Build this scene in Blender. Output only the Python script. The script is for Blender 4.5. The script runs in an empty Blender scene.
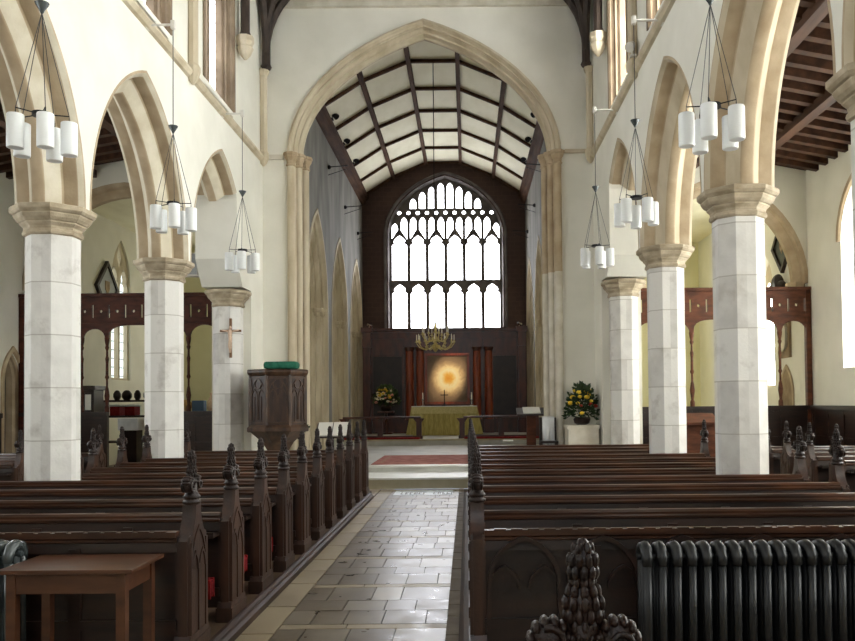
import bpy, bmesh, math, random
from mathutils import Vector, Matrix
random.seed(7)
C = bpy.context.scene.collection
PI = math.pi
ORD = ['first','second','third','fourth','fifth','sixth','seventh','eighth','ninth','tenth','eleventh','twelfth']

# ------------------------------------------------------------------ colours / materials
def lin(c):
    return tuple(((v/255)/12.92 if v/255 <= .04045 else ((v/255+.055)/1.055)**2.4) for v in c) + (1,)

def new_mat(name):
    m = bpy.data.materials.new(name); m.use_nodes = True
    nt = m.node_tree
    return m, nt, nt.nodes['Principled BSDF']

def noise_mat(name, c1, c2, rough=.7, scale=(3,3,3), detail=6, lo=.35, hi=.65, bump=0, bscale=40, spec=.4, coat=0, obj_var=0):
    m, nt, b = new_mat(name); N = nt.nodes; L = nt.links
    tc = N.new('ShaderNodeTexCoord'); mp = N.new('ShaderNodeMapping'); mp.inputs['Scale'].default_value = scale
    L.new(tc.outputs['Object'], mp.inputs['Vector'])
    nz = N.new('ShaderNodeTexNoise'); nz.inputs['Scale'].default_value = 1; nz.inputs['Detail'].default_value = detail
    L.new(mp.outputs['Vector'], nz.inputs['Vector'])
    cr = N.new('ShaderNodeValToRGB'); cr.color_ramp.elements[0].position = lo; cr.color_ramp.elements[1].position = hi
    cr.color_ramp.elements[0].color = lin(c1); cr.color_ramp.elements[1].color = lin(c2)
    L.new(nz.outputs['Fac'], cr.inputs['Fac'])
    col = cr.outputs['Color']
    if obj_var:
        oi = N.new('ShaderNodeObjectInfo'); mr = N.new('ShaderNodeMapRange')
        mr.inputs['To Min'].default_value = 1-obj_var; mr.inputs['To Max'].default_value = 1+obj_var
        L.new(oi.outputs['Random'], mr.inputs['Value'])
        hs = N.new('ShaderNodeHueSaturation'); L.new(col, hs.inputs['Color']); L.new(mr.outputs['Result'], hs.inputs['Value'])
        col = hs.outputs['Color']
    L.new(col, b.inputs['Base Color'])
    b.inputs['Roughness'].default_value = rough
    b.inputs['Specular IOR Level'].default_value = spec
    if coat:
        b.inputs['Coat Weight'].default_value = coat; b.inputs['Coat Roughness'].default_value = .15
    if bump:
        n2 = N.new('ShaderNodeTexNoise'); n2.inputs['Scale'].default_value = bscale; n2.inputs['Detail'].default_value = 5
        L.new(tc.outputs['Object'], n2.inputs['Vector'])
        bp = N.new('ShaderNodeBump'); bp.inputs['Strength'].default_value = bump; bp.inputs['Distance'].default_value = .02
        L.new(n2.outputs['Fac'], bp.inputs['Height']); L.new(bp.outputs['Normal'], b.inputs['Normal'])
    return m

def plain(name, c, rough=.5, metal=0, spec=.5):
    m, nt, b = new_mat(name)
    b.inputs['Base Color'].default_value = lin(c); b.inputs['Roughness'].default_value = rough
    b.inputs['Metallic'].default_value = metal; b.inputs['Specular IOR Level'].default_value = spec
    return m

def ashlar_mat(name, c1, c2, joint, zpitch=.6, rough=.75):
    """limestone drums: horizontal joints, one tone per course, blotchy weathering"""
    m, nt, b = new_mat(name); N = nt.nodes; L = nt.links
    tc = N.new('ShaderNodeTexCoord'); sp = N.new('ShaderNodeSeparateXYZ'); L.new(tc.outputs['Object'], sp.inputs[0])
    dv = N.new('ShaderNodeMath'); dv.operation = 'DIVIDE'; dv.inputs[1].default_value = zpitch; L.new(sp.outputs['Z'], dv.inputs[0])
    fl = N.new('ShaderNodeMath'); fl.operation = 'FLOOR'; L.new(dv.outputs[0], fl.inputs[0])
    fr = N.new('ShaderNodeMath'); fr.operation = 'FRACT'; L.new(dv.outputs[0], fr.inputs[0])
    oi = N.new('ShaderNodeObjectInfo'); ad = N.new('ShaderNodeMath'); ad.operation = 'MULTIPLY_ADD'; ad.inputs[1].default_value = 37
    L.new(oi.outputs['Random'], ad.inputs[0]); L.new(fl.outputs[0], ad.inputs[2])
    at = N.new('ShaderNodeMath'); at.operation = 'ARCTAN2'; L.new(sp.outputs['Y'], at.inputs[0]); L.new(sp.outputs['X'], at.inputs[1])
    am = N.new('ShaderNodeMath'); am.operation = 'MULTIPLY_ADD'; am.inputs[1].default_value = .64; L.new(at.outputs[0], am.inputs[0]); L.new(fl.outputs[0], am.inputs[2])
    af = N.new('ShaderNodeMath'); af.operation = 'FLOOR'; L.new(am.outputs[0], af.inputs[0])
    cb = N.new('ShaderNodeCombineXYZ'); L.new(ad.outputs[0], cb.inputs[0]); L.new(af.outputs[0], cb.inputs[1])
    wn = N.new('ShaderNodeTexWhiteNoise'); wn.noise_dimensions = '3D'; L.new(cb.outputs[0], wn.inputs['Vector'])
    nz = N.new('ShaderNodeTexNoise'); nz.inputs['Scale'].default_value = 5; nz.inputs['Detail'].default_value = 8
    L.new(tc.outputs['Object'], nz.inputs['Vector'])
    mx = N.new('ShaderNodeMath'); mx.operation = 'MULTIPLY_ADD'; mx.inputs[1].default_value = .45; L.new(wn.outputs['Value'], mx.inputs[0])
    sc = N.new('ShaderNodeMath'); sc.operation = 'MULTIPLY'; sc.inputs[1].default_value = .6; L.new(nz.outputs['Fac'], sc.inputs[0])
    L.new(sc.outputs[0], mx.inputs[2])
    cr = N.new('ShaderNodeValToRGB'); cr.color_ramp.elements[0].color = lin(c1); cr.color_ramp.elements[1].color = lin(c2)
    cr.color_ramp.elements[0].position = .2; cr.color_ramp.elements[1].position = .6
    L.new(mx.outputs[0], cr.inputs['Fac'])
    lt = N.new('ShaderNodeMath'); lt.operation = 'LESS_THAN'; lt.inputs[1].default_value = .022; L.new(fr.outputs[0], lt.inputs[0])
    mi = N.new('ShaderNodeMix'); mi.data_type = 'RGBA'; L.new(lt.outputs[0], mi.inputs['Factor'])
    L.new(cr.outputs['Color'], mi.inputs['A']); mi.inputs['B'].default_value = lin(joint)
    st = N.new('ShaderNodeTexNoise'); st.inputs['Scale'].default_value = 2.6; st.inputs['Detail'].default_value = 7; st.inputs['Roughness'].default_value = .6
    sv = N.new('ShaderNodeVectorMath'); sv.operation = 'ADD'; oc_ = N.new('ShaderNodeCombineXYZ'); L.new(ad.outputs[0], oc_.inputs[0])
    os_ = N.new('ShaderNodeMath'); os_.operation = 'MULTIPLY'; os_.inputs[1].default_value = 50; L.new(oi.outputs['Random'], os_.inputs[0]); L.new(os_.outputs[0], oc_.inputs[0])
    L.new(tc.outputs['Object'], sv.inputs[0]); L.new(oc_.outputs[0], sv.inputs[1]); L.new(sv.outputs[0], st.inputs['Vector'])
    sm = N.new('ShaderNodeMapRange'); sm.inputs['From Min'].default_value = .57; sm.inputs['From Max'].default_value = .72; sm.inputs['To Max'].default_value = .55; L.new(st.outputs['Fac'], sm.inputs['Value'])
    m3 = N.new('ShaderNodeMix'); m3.data_type = 'RGBA'; L.new(sm.outputs['Result'], m3.inputs['Factor']); L.new(mi.outputs['Result'], m3.inputs['A']); m3.inputs['B'].default_value = lin((158,148,136))
    L.new(m3.outputs['Result'], b.inputs['Base Color']); b.inputs['Roughness'].default_value = rough
    b.inputs['Specular IOR Level'].default_value = .25
    n2 = N.new('ShaderNodeTexNoise'); n2.inputs['Scale'].default_value = 30; L.new(tc.outputs['Object'], n2.inputs['Vector'])
    bp = N.new('ShaderNodeBump'); bp.inputs['Strength'].default_value = .12; bp.inputs['Distance'].default_value = .02
    L.new(n2.outputs['Fac'], bp.inputs['Height']); L.new(bp.outputs['Normal'], b.inputs['Normal'])
    return m

def glass_mat(name, strength, col=(238,244,255), grid=None, dark=.25):
    """daylit leaded glass"""
    m = bpy.data.materials.new(name); m.use_nodes = True; nt = m.node_tree; N = nt.nodes; L = nt.links
    N.remove(N['Principled BSDF'])
    out = N['Material Output']; em = N.new('ShaderNodeEmission'); L.new(em.outputs[0], out.inputs['Surface'])
    em.inputs['Color'].default_value = lin(col); em.inputs['Strength'].default_value = strength
    tc = N.new('ShaderNodeTexCoord')
    nz = N.new('ShaderNodeTexNoise'); nz.inputs['Scale'].default_value = 2.5; L.new(tc.outputs['Object'], nz.inputs['Vector'])
    mr = N.new('ShaderNodeMapRange'); mr.inputs['To Min'].default_value = strength*.75; mr.inputs['To Max'].default_value = strength*1.2
    L.new(nz.outputs['Fac'], mr.inputs['Value'])
    v = mr.outputs['Result']
    if grid:
        sp = N.new('ShaderNodeSeparateXYZ'); L.new(tc.outputs['Object'], sp.inputs[0])
        ax, pu, pz = grid
        acc = None
        for o, p in ((ax, pu), ('Z', pz)):
            d = N.new('ShaderNodeMath'); d.operation = 'DIVIDE'; d.inputs[1].default_value = p; L.new(sp.outputs[o], d.inputs[0])
            f = N.new('ShaderNodeMath'); f.operation = 'FRACT'; L.new(d.outputs[0], f.inputs[0])
            g = N.new('ShaderNodeMath'); g.operation = 'GREATER_THAN'; g.inputs[1].default_value = .16; L.new(f.outputs[0], g.inputs[0])
            if acc is None: acc = g.outputs[0]
            else:
                mm = N.new('ShaderNodeMath'); mm.operation = 'MINIMUM'; L.new(acc, mm.inputs[0]); L.new(g.outputs[0], mm.inputs[1]); acc = mm.outputs[0]
        m2 = N.new('ShaderNodeMapRange'); m2.inputs['To Min'].default_value = dark; m2.inputs['To Max'].default_value = 1; L.new(acc, m2.inputs['Value'])
        mu = N.new('ShaderNodeMath'); mu.operation = 'MULTIPLY'; L.new(v, mu.inputs[0]); L.new(m2.outputs['Result'], mu.inputs[1]); v = mu.outputs[0]
    L.new(v, em.inputs['Strength'])
    return m

def attr_mat(name, rough, c_dark, c_light, c_band):
    """flagstones: each slab carries its own tone, painted glare included"""
    m, nt, b = new_mat(name); N = nt.nodes; L = nt.links
    a = N.new('ShaderNodeAttribute'); a.attribute_name = 'tone'
    tc = N.new('ShaderNodeTexCoord')
    nz = N.new('ShaderNodeTexNoise'); nz.inputs['Scale'].default_value = 5; nz.inputs['Detail'].default_value = 2; L.new(tc.outputs['Object'], nz.inputs['Vector'])
    sp = N.new('ShaderNodeSeparateColor'); L.new(a.outputs['Color'], sp.inputs[0])
    ad = N.new('ShaderNodeMath'); ad.operation = 'MULTIPLY_ADD'; ad.inputs[1].default_value = .8
    sb = N.new('ShaderNodeMath'); sb.operation = 'SUBTRACT'; sb.inputs[1].default_value = .5; L.new(nz.outputs['Fac'], sb.inputs[0])
    L.new(sb.outputs[0], ad.inputs[0]); L.new(sp.outputs['Red'], ad.inputs[2])
    mi = N.new('ShaderNodeMix'); mi.data_type = 'RGBA'; mi.inputs['A'].default_value = lin(c_dark); mi.inputs['B'].default_value = lin(c_light)
    L.new(ad.outputs[0], mi.inputs['Factor'])
    m2 = N.new('ShaderNodeMix'); m2.data_type = 'RGBA'; L.new(sp.outputs['Green'], m2.inputs['Factor']); L.new(mi.outputs['Result'], m2.inputs['A']); m2.inputs['B'].default_value = lin(c_band)
    L.new(m2.outputs['Result'], b.inputs['Base Color'])
    mr = N.new('ShaderNodeMapRange'); mr.inputs['To Min'].default_value = rough-.12; mr.inputs['To Max'].default_value = rough+.2; L.new(nz.outputs['Fac'], mr.inputs['Value'])
    rb = N.new('ShaderNodeMath'); rb.operation = 'MULTIPLY_ADD'; rb.inputs[1].default_value = .4; L.new(sp.outputs['Blue'], rb.inputs[0]); L.new(mr.outputs['Result'], rb.inputs[2])
    L.new(rb.outputs[0], b.inputs['Roughness']); b.inputs['Specular IOR Level'].default_value = .4
    bp = N.new('ShaderNodeBump'); bp.inputs['Strength'].default_value = .06; bp.inputs['Distance'].default_value = .01
    n2 = N.new('ShaderNodeTexNoise'); n2.inputs['Scale'].default_value = 14; n2.inputs['Detail'].default_value = 6; L.new(tc.outputs['Object'], n2.inputs['Vector'])
    L.new(n2.outputs['Fac'], bp.inputs['Height']); L.new(bp.outputs['Normal'], b.inputs['Normal'])
    return m

M = {}
M['plaster'] = noise_mat('plaster', (222,219,206), (232,229,217), .85, (1.2,1.2,1.2), bump=.08, bscale=12, spec=.2)
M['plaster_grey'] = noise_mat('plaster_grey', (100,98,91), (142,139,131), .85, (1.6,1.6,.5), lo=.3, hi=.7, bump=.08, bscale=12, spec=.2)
M['plaster_yellow'] = noise_mat('plaster_yellow', (226,222,186), (236,233,204), .85, (1,1,1), spec=.2)
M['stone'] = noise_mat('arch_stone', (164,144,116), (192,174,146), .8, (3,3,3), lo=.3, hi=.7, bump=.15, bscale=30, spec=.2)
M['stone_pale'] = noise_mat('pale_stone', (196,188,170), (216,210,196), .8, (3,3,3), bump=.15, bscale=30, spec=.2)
M['stone_mid'] = noise_mat('jamb_stone', (182,168,142), (206,194,170), .8, (3,3,1), bump=.15, bscale=30, spec=.2)
M['stone_cham_lit'] = noise_mat('lit_chamfer_stone', (196,186,162), (214,206,186), .8, (3,3,3), bump=.12, bscale=30, spec=.2)  # paler than the soffit stone, to look lit
M['stone_brown'] = noise_mat('brown_stone', (128,108,84), (160,140,112), .8, (3,3,3), bump=.15, bscale=30, spec=.2)
M['stone_clere'] = noise_mat('window_stone', (112,96,78), (142,124,102), .8, (3,3,2), bump=.12, bscale=25, spec=.2)
M['cap_stone'] = noise_mat('capital_stone', (158,144,120), (190,176,152), .8, (6,6,10), bump=.2, bscale=30, spec=.2)
M['ashlar'] = ashlar_mat('pillar_limestone', (196,192,185), (224,221,214), (184,178,168))
M['oak'] = noise_mat('dark_oak', (24,14,10), (44,26,18), .36, (3,3,18), spec=.5, bump=.06, bscale=60, obj_var=.2)
M['oak_end'] = noise_mat('carved_oak', (38,23,16), (64,41,29), .4, (14,14,3), spec=.5, bump=.1, bscale=50, obj_var=.25)
M['oak_rail'] = noise_mat('polished_oak_rail', (40,23,14), (72,43,27), .3, (2,14,14), spec=.5, obj_var=.15)
M['oak_pop'] = noise_mat('waxed_oak_carving', (24,14,10), (42,25,18), .34, (20,20,20), spec=.35, bump=.3, bscale=90)
M['pulpit_oak'] = noise_mat('pulpit_oak', (50,34,24), (84,60,42), .4, (8,8,3), spec=.4, bump=.1, bscale=40)
M['screen_wood'] = noise_mat('screen_oak', (54,26,18), (80,42,28), .55, (4,4,12), spec=.2)
M['screen_red'] = noise_mat('red_oak', (72,42,29), (102,60,40), .55, (4,4,12), spec=.2)
M['table_wood'] = noise_mat('teak_table', (64,37,23), (86,53,34), .3, (3,14,14), spec=.5)
M['roof_wood'] = noise_mat('roof_timber', (48,29,19), (78,50,33), .6, (6,1,6), spec=.3)
M['roof_board'] = noise_mat('roof_board', (34,20,14), (56,34,24), .7, (6,1,6), spec=.2)
M['post_wood'] = noise_mat('roof_post_wood', (48,40,35), (78,66,58), .6, (8,8,2), spec=.3)
M['rib_wood'] = noise_mat('chancel_rib', (62,44,32), (86,62,46), .85, (5,1,5), spec=.1)
M['ceiling'] = noise_mat('cream_ceiling', (220,214,186), (232,227,202), .8, (2,1,2), spec=.2)
M['reredos'] = noise_mat('mahogany', (52,24,17), (84,40,27), .3, (6,6,2), spec=.5)
M['reredos_red'] = noise_mat('red_mahogany', (116,48,26), (146,66,36), .3, (8,8,2), spec=.5)
M['reredos_dark'] = noise_mat('blackened_panel', (28,22,22), (44,34,32), .35, (4,4,4), spec=.4)
M['black_iron'] = plain('black_iron', (24,24,26), .45, .6)
M['wire'] = plain('steel_wire', (70,70,70), .4, .8)
M['white_metal'] = plain('white_metal', (214,210,200), .4)
M['chrome'] = plain('bright_metal', (210,210,212), .15, 1)
M['opal'] = noise_mat('opal_glass', (232,234,232), (240,242,240), .3, (2,2,2), spec=.5)
M['radiator'] = noise_mat('radiator_paint', (12,14,15), (19,21,22), .45, (3,3,3), spec=.5)
M['rad_grey'] = noise_mat('radiator_enamel', (54,60,60), (70,76,76), .22, (3,3,3), spec=.6)
M['green'] = noise_mat('green_velvet', (30,84,66), (46,108,86), .85, (10,10,10), spec=.2)
M['gold_cloth'] = noise_mat('gold_green_brocade', (166,152,84), (196,182,114), .7, (30,30,5), spec=.3)
M['gold_band'] = noise_mat('gold_band', (192,180,120), (212,200,146), .7, (30,30,20), spec=.3)
M['white_cloth'] = noise_mat('white_linen', (214,216,218), (230,232,234), .85, (6,6,6), spec=.2)
M['red_cloth'] = noise_mat('red_hassock', (84,16,20), (112,24,28), .9, (40,40,40), spec=.1)
M['red_kneel'] = noise_mat('red_kneeler', (112,26,28), (140,40,40), .9, (30,30,30), spec=.1)
M['brass'] = plain('brass', (204,186,124), .32, 1)
M['candle'] = plain('candle_wax', (240,234,214), .5)
M['leaf'] = noise_mat('leaf', (44,66,30), (84,108,52), .6, (12,12,12))
M['leaf_dark'] = noise_mat('dark_leaf', (28,46,26), (58,78,40), .6, (12,12,12))
M['fl_white'] = plain('white_petal', (236,228,206), .6)
M['fl_pink'] = plain('pink_petal', (222,150,136), .6)
M['fl_yellow'] = plain('yellow_petal', (228,190,50), .6)
M['fl_red'] = plain('red_petal', (176,48,34), .6)
M['paper'] = plain('paper', (238,236,228), .7)
M['kerb'] = noise_mat('kerb_oak', (40,28,22), (66,48,38), .55, (10,2,10), spec=.25)
M['platform'] = noise_mat('pew_platform', (70,54,40), (104,84,64), .5, (10,2,10), spec=.4)
M['joint'] = plain('joint_mortar', (62,55,46), .9)
M['flag'] = attr_mat('flagstone', .29, (98,86,70), (176,169,154), (160,144,114))
M['tile_floor'] = noise_mat('chancel_paving', (176,174,166), (204,203,196), .35, (2,2,2), spec=.5)
M['step_stone'] = noise_mat('step_stone', (168,158,130), (190,182,156), .6, (2,6,2), spec=.3)
M['tread_stone'] = noise_mat('tread_stone', (196,194,184), (218,217,209), .4, (2,6,2), spec=.4)
M['ledger'] = noise_mat('blue_grey_slab', (196,206,208), (220,227,228), .4, (4,4,4), spec=.4)
M['aisle_floor'] = noise_mat('aisle_paving', (130,116,98), (166,152,132), .5, (1.5,1.5,1.5), spec=.4)
M['stone_tracery'] = noise_mat('tracery_stone', (92,86,84), (116,110,106), .85, (3,3,3), spec=.15)
M['grey_panel'] = noise_mat('speaker_grille', (150,152,152), (172,174,173), .6, (60,60,60))
M['dark_thing'] = noise_mat('dark_varnish', (32,22,20), (52,38,32), .4, (5,5,5))
M['corpus'] = noise_mat('painted_carving', (206,176,150), (226,198,172), .6, (20,20,20))
M['cross_wood'] = noise_mat('cross_wood', (104,74,50), (136,100,70), .5, (10,10,3))
M['blue'] = plain('blue_box', (70,96,130), .5)
M['gold_wood'] = noise_mat('light_oak', (166,128,72), (190,150,90), .5, (10,10,3))

def stencil_mat():
    m, nt, b = new_mat('stencilled_wall'); N = nt.nodes; L = nt.links
    tc = N.new('ShaderNodeTexCoord'); sp = N.new('ShaderNodeSeparateXYZ'); L.new(tc.outputs['Object'], sp.inputs[0])
    cb = N.new('ShaderNodeCombineXYZ'); L.new(sp.outputs['X'], cb.inputs[0]); L.new(sp.outputs['Z'], cb.inputs[1])
    br = N.new('ShaderNodeTexBrick'); L.new(cb.outputs[0], br.inputs['Vector'])
    br.inputs['Scale'].default_value = 1; br.inputs['Brick Width'].default_value = .3; br.inputs['Row Height'].default_value = .17; br.inputs['Mortar Size'].default_value = .014
    br.inputs['Color1'].default_value = lin((70,52,46)); br.inputs['Color2'].default_value = lin((76,57,50)); br.inputs['Mortar'].default_value = lin((80,61,54))
    nz = N.new('ShaderNodeTexNoise'); nz.inputs['Scale'].default_value = 1.2; nz.inputs['Detail'].default_value = 6; L.new(tc.outputs['Object'], nz.inputs['Vector'])
    mr = N.new('ShaderNodeMapRange'); mr.inputs['To Min'].default_value = .7; mr.inputs['To Max'].default_value = 1.3; L.new(nz.outputs['Fac'], mr.inputs['Value'])
    hs = N.new('ShaderNodeHueSaturation'); L.new(br.outputs['Color'], hs.inputs['Color']); L.new(mr.outputs['Result'], hs.inputs['Value'])
    L.new(hs.outputs['Color'], b.inputs['Base Color']); b.inputs['Roughness'].default_value = .7; b.inputs['Specular IOR Level'].default_value = .3
    return m
M['stencil'] = stencil_mat()

def painting_mat(cx, cz):
    m, nt, b = new_mat('sun_painting'); N = nt.nodes; L = nt.links
    tc = N.new('ShaderNodeTexCoord'); mp = N.new('ShaderNodeMapping'); mp.inputs['Location'].default_value = (-cx, 0, -cz)
    L.new(tc.outputs['Object'], mp.inputs['Vector'])
    sp = N.new('ShaderNodeSeparateXYZ'); L.new(mp.outputs['Vector'], sp.inputs[0])
    cb = N.new('ShaderNodeCombineXYZ'); L.new(sp.outputs['X'], cb.inputs[0]); L.new(sp.outputs['Z'], cb.inputs[1])
    ln = N.new('ShaderNodeVectorMath'); ln.operation = 'LENGTH'; L.new(cb.outputs[0], ln.inputs[0])
    nz = N.new('ShaderNodeTexNoise'); nz.inputs['Scale'].default_value = 4; nz.inputs['Detail'].default_value = 6; nz.inputs['Distortion'].default_value = 1.5; L.new(mp.outputs['Vector'], nz.inputs['Vector'])
    ma = N.new('ShaderNodeMath'); ma.operation = 'MULTIPLY_ADD'; ma.inputs[1].default_value = .22
    L.new(nz.outputs['Fac'], ma.inputs[0]); L.new(ln.outputs['Value'], ma.inputs[2])
    cr = N.new('ShaderNodeValToRGB'); e = cr.color_ramp.elements
    e[0].position = .12; e[0].color = lin((232,160,58)); e[1].position = 1.0; e[1].color = lin((118,98,80))
    for p, c in ((.24,(238,182,82)),(.31,(246,216,140)),(.40,(252,242,206)),(.52,(246,226,176)),(.62,(204,176,136)),(.75,(150,126,102))):
        k = e.new(p); k.color = lin(c)
    L.new(ma.outputs[0], cr.inputs['Fac']); L.new(cr.outputs['Color'], b.inputs['Base Color']); b.inputs['Roughness'].default_value = .6
    return m

def carpet_mat():
    m, nt, b = new_mat('red_carpet'); N = nt.nodes; L = nt.links
    tc = N.new('ShaderNodeTexCoord')
    vo = N.new('ShaderNodeTexVoronoi'); vo.inputs['Scale'].default_value = 5; L.new(tc.outputs['Object'], vo.inputs['Vector'])
    cr = N.new('ShaderNodeValToRGB'); cr.color_ramp.elements[0].color = lin((128,52,50)); cr.color_ramp.elements[1].color = lin((176,112,98)); cr.color_ramp.elements[1].position = .8
    L.new(vo.outputs['Distance'], cr.inputs['Fac']); L.new(cr.outputs['Color'], b.inputs['Base Color']); b.inputs['Roughness'].default_value = .95
    return m
M['carpet'] = carpet_mat(); M['carpet_edge'] = plain('carpet_border', (158,112,92), .95)

GL = 1.0
M['glass_east'] = glass_mat('east_glass', 11*GL, (246,248,255), ('X', .16, .22), .8)
M['glass_s'] = glass_mat('south_glass', 24*GL, (250,253,250), ('Y', .17, .2), .5)
M['glass_cs'] = glass_mat('south_clerestory_glass', 20*GL, (250,253,250), ('Y', .15, .18), .3)
M['glass_cn'] = glass_mat('north_clerestory_glass', 5*GL, (240,246,255), ('Y', .15, .18), .2)
M['glass_n'] = glass_mat('north_glass', 9*GL, (242,247,250), ('Y', .17, .2), .35)
M['glass_nv'] = glass_mat('north_chapel_glass', 2.2*GL, (214,224,222), ('Y', .2, .24), .3)
M['glass_ch_fill'] = glass_mat('chapel_fill_glass', 9*GL, (250,250,240), ('X', .17, .2), .5)  # for added windows, unseen behind the far pillars, that brighten the chapels
M['glass_w'] = glass_mat('west_glass', 4*GL, (240,246,255), ('X', .17, .2), .5)

# ------------------------------------------------------------------ mesh helpers
class MB:
    def __init__(s): s.bm = bmesh.new()
    def box(s, x0,x1,y0,y1,z0,z1, bev=0):
        vs = [s.bm.verts.new((x,y,z)) for z in (z0,z1) for y in (y0,y1) for x in (x0,x1)]
        fs = [s.bm.faces.new([vs[i] for i in q]) for q in ((0,2,3,1),(4,5,7,6),(0,1,5,4),(2,6,7,3),(0,4,6,2),(1,3,7,5))]
        if bev:
            es = list({e for f in fs for e in f.edges})
            bmesh.ops.bevel(s.bm, geom=es, offset=bev, segments=2, affect='EDGES', profile=.5)
        return s
    def prism(s, pts, fn, d0, d1):
        """closed 2D outline (u,z) extruded between depths d0,d1, mapped by fn(u,z,d)"""
        a = [s.bm.verts.new(fn(u,z,d0)) for u,z in pts]; b = [s.bm.verts.new(fn(u,z,d1)) for u,z in pts]
        n = len(pts)
        s.bm.faces.new(a); s.bm.faces.new(b[::-1])
        for i in range(n): s.bm.faces.new((a[i], b[i], b[(i+1)%n], a[(i+1)%n]))
        return s
    def plate(s, outline, holes, fn, d0, d1):
        """outline with holes, filled and extruded"""
        bm = bmesh.new(); es = []
        for loop in [outline]+holes:
            vs = [bm.verts.new((u, z, 0)) for u,z in loop]
            for i in range(len(vs)): es.append(bm.edges.new((vs[i], vs[(i+1)%len(vs)])))
        bmesh.ops.triangle_fill(bm, edges=es, use_beauty=True, use_dissolve=False)
        bm.verts.index_update()
        co = [v.co.copy() for v in bm.verts]
        A = [s.bm.verts.new(fn(c.x,c.y,d0)) for c in co]; B = [s.bm.verts.new(fn(c.x,c.y,d1)) for c in co]
        for f in bm.faces:
            ix = [v.index for v in f.verts]
            s.bm.faces.new([A[i] for i in ix]); s.bm.faces.new([B[i] for i in ix[::-1]])
        for e in bm.edges:
            if len(e.link_faces) == 1:
                i, j = e.verts[0].index, e.verts[1].index
                s.bm.faces.new((A[i],A[j],B[j],B[i]))
        bm.free(); return s
    def sweep(s, path, prof, fn, closed=False, mi=None):
        """profile [(offset to the right of travel, depth)] along a 2D path (u,z)"""
        n = len(path); rings = []
        for i in range(n):
            p = Vector(path[i])
            if closed: a, b = Vector(path[i-1]), Vector(path[(i+1)%n])
            else: a, b = Vector(path[max(i-1,0)]), Vector(path[min(i+1,n-1)])
            d1 = (p-a); d2 = (b-p)
            if d1.length < 1e-9: d1 = d2
            if d2.length < 1e-9: d2 = d1
            d1.normalize(); d2.normalize()
            n1 = Vector((d1.y,-d1.x)); n2 = Vector((d2.y,-d2.x)); nn = n1+n2
            if nn.length < 1e-6: nn = n1.copy()
            nn.normalize(); k = 1/max(.35, nn.dot(n1))
            rings.append([s.bm.verts.new(fn(p.x+nn.x*o*k, p.y+nn.y*o*k, d)) for o,d in prof])
        m = len(prof)
        rng = range(n) if closed else range(n-1)
        for i in rng:
            r, q = rings[i], rings[(i+1)%n]
            for j in range(m):
                f = s.bm.faces.new((r[j], r[(j+1)%m], q[(j+1)%m], q[j]))
                if mi and j in mi: f.material_index = 1
        if not closed:
            s.bm.faces.new(rings[0][::-1]); s.bm.faces.new(rings[-1])
        return s
    def tube(s, pts, r, n=8, r2=None):
        pts = [Vector(p) for p in pts]; k = len(pts); rings = []
        up = None
        for i,p in enumerate(pts):
            t = (pts[min(i+1,k-1)]-pts[max(i-1,0)]).normalized()
            if up is None:
                up = Vector((0,0,1)) if abs(t.z) < .9 else Vector((1,0,0))
            x = t.cross(up)
            if x.length < 1e-5: x = t.orthogonal()
            x.normalize(); y = x.cross(t).normalized(); up = y
            rr = r if r2 is None else r+(r2-r)*i/max(1,k-1)
            if isinstance(r, (list,tuple)): rr = r[i]
            rings.append([s.bm.verts.new(p+x*rr*math.cos(2*PI*j/n)+y*rr*math.sin(2*PI*j/n)) for j in range(n)])
        for a,b in zip(rings, rings[1:]):
            for j in range(n): s.bm.faces.new((a[j],a[(j+1)%n],b[(j+1)%n],b[j]))
        s.bm.faces.new(rings[0][::-1]); s.bm.faces.new(rings[-1])
        return s
    def lathe(s, prof, c=(0,0,0), n=16, rot=0, sx=1, sy=1):
        """prof [(r,z)]"""
        rings = []
        for r,z in prof:
            rings.append([s.bm.verts.new((c[0]+sx*r*math.cos(rot+2*PI*j/n), c[1]+sy*r*math.sin(rot+2*PI*j/n), c[2]+z)) for j in range(n)])
        for a,b in zip(rings, rings[1:]):
            for j in range(n): s.bm.faces.new((a[j],a[(j+1)%n],b[(j+1)%n],b[j]))
        s.bm.faces.new(rings[0][::-1]); s.bm.faces.new(rings[-1])
        return s
    def ball(s, c, rx, ry, rz, nu=12, nv=8, ridge=0, k=5, rib=0):
        """ellipsoid with leaf-like fluting"""
        c = Vector(c); rings = []
        for i in range(1, nv):
            th = PI*i/nv; ring = []
            for j in range(nu):
                ph = 2*PI*j/nu
                q = 1+ridge*math.cos(k*ph)*math.sin(th)+rib*math.cos(7*th)
                ring.append(s.bm.verts.new(c+Vector((rx*math.sin(th)*math.cos(ph)*q, ry*math.sin(th)*math.sin(ph)*q, rz*math.cos(th)))))
            rings.append(ring)
        t = s.bm.verts.new(c+Vector((0,0,rz))); b = s.bm.verts.new(c-Vector((0,0,rz)))
        for a,d in zip(rings, rings[1:]):
            for j in range(nu): s.bm.faces.new((a[j],d[j],d[(j+1)%nu],a[(j+1)%nu]))
        for j in range(nu):
            s.bm.faces.new((t, rings[0][j], rings[0][(j+1)%nu])); s.bm.faces.new((b, rings[-1][(j+1)%nu], rings[-1][j]))
        return s
    def mesh(s, name, mat, smooth=False, off=(0,0,0), keep_normals=False):
        if not keep_normals: bmesh.ops.recalc_face_normals(s.bm, faces=s.bm.faces[:])
        if any(off): bmesh.ops.translate(s.bm, verts=s.bm.verts[:], vec=-Vector(off))
        me = bpy.data.meshes.new(name); s.bm.to_mesh(me); s.bm.free()
        if smooth:
            for p in me.polygons: p.use_smooth = True
            if smooth != 'all': me.set_sharp_from_angle(angle=math.radians(40))
        me.materials.append(mat)
        return me
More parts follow.
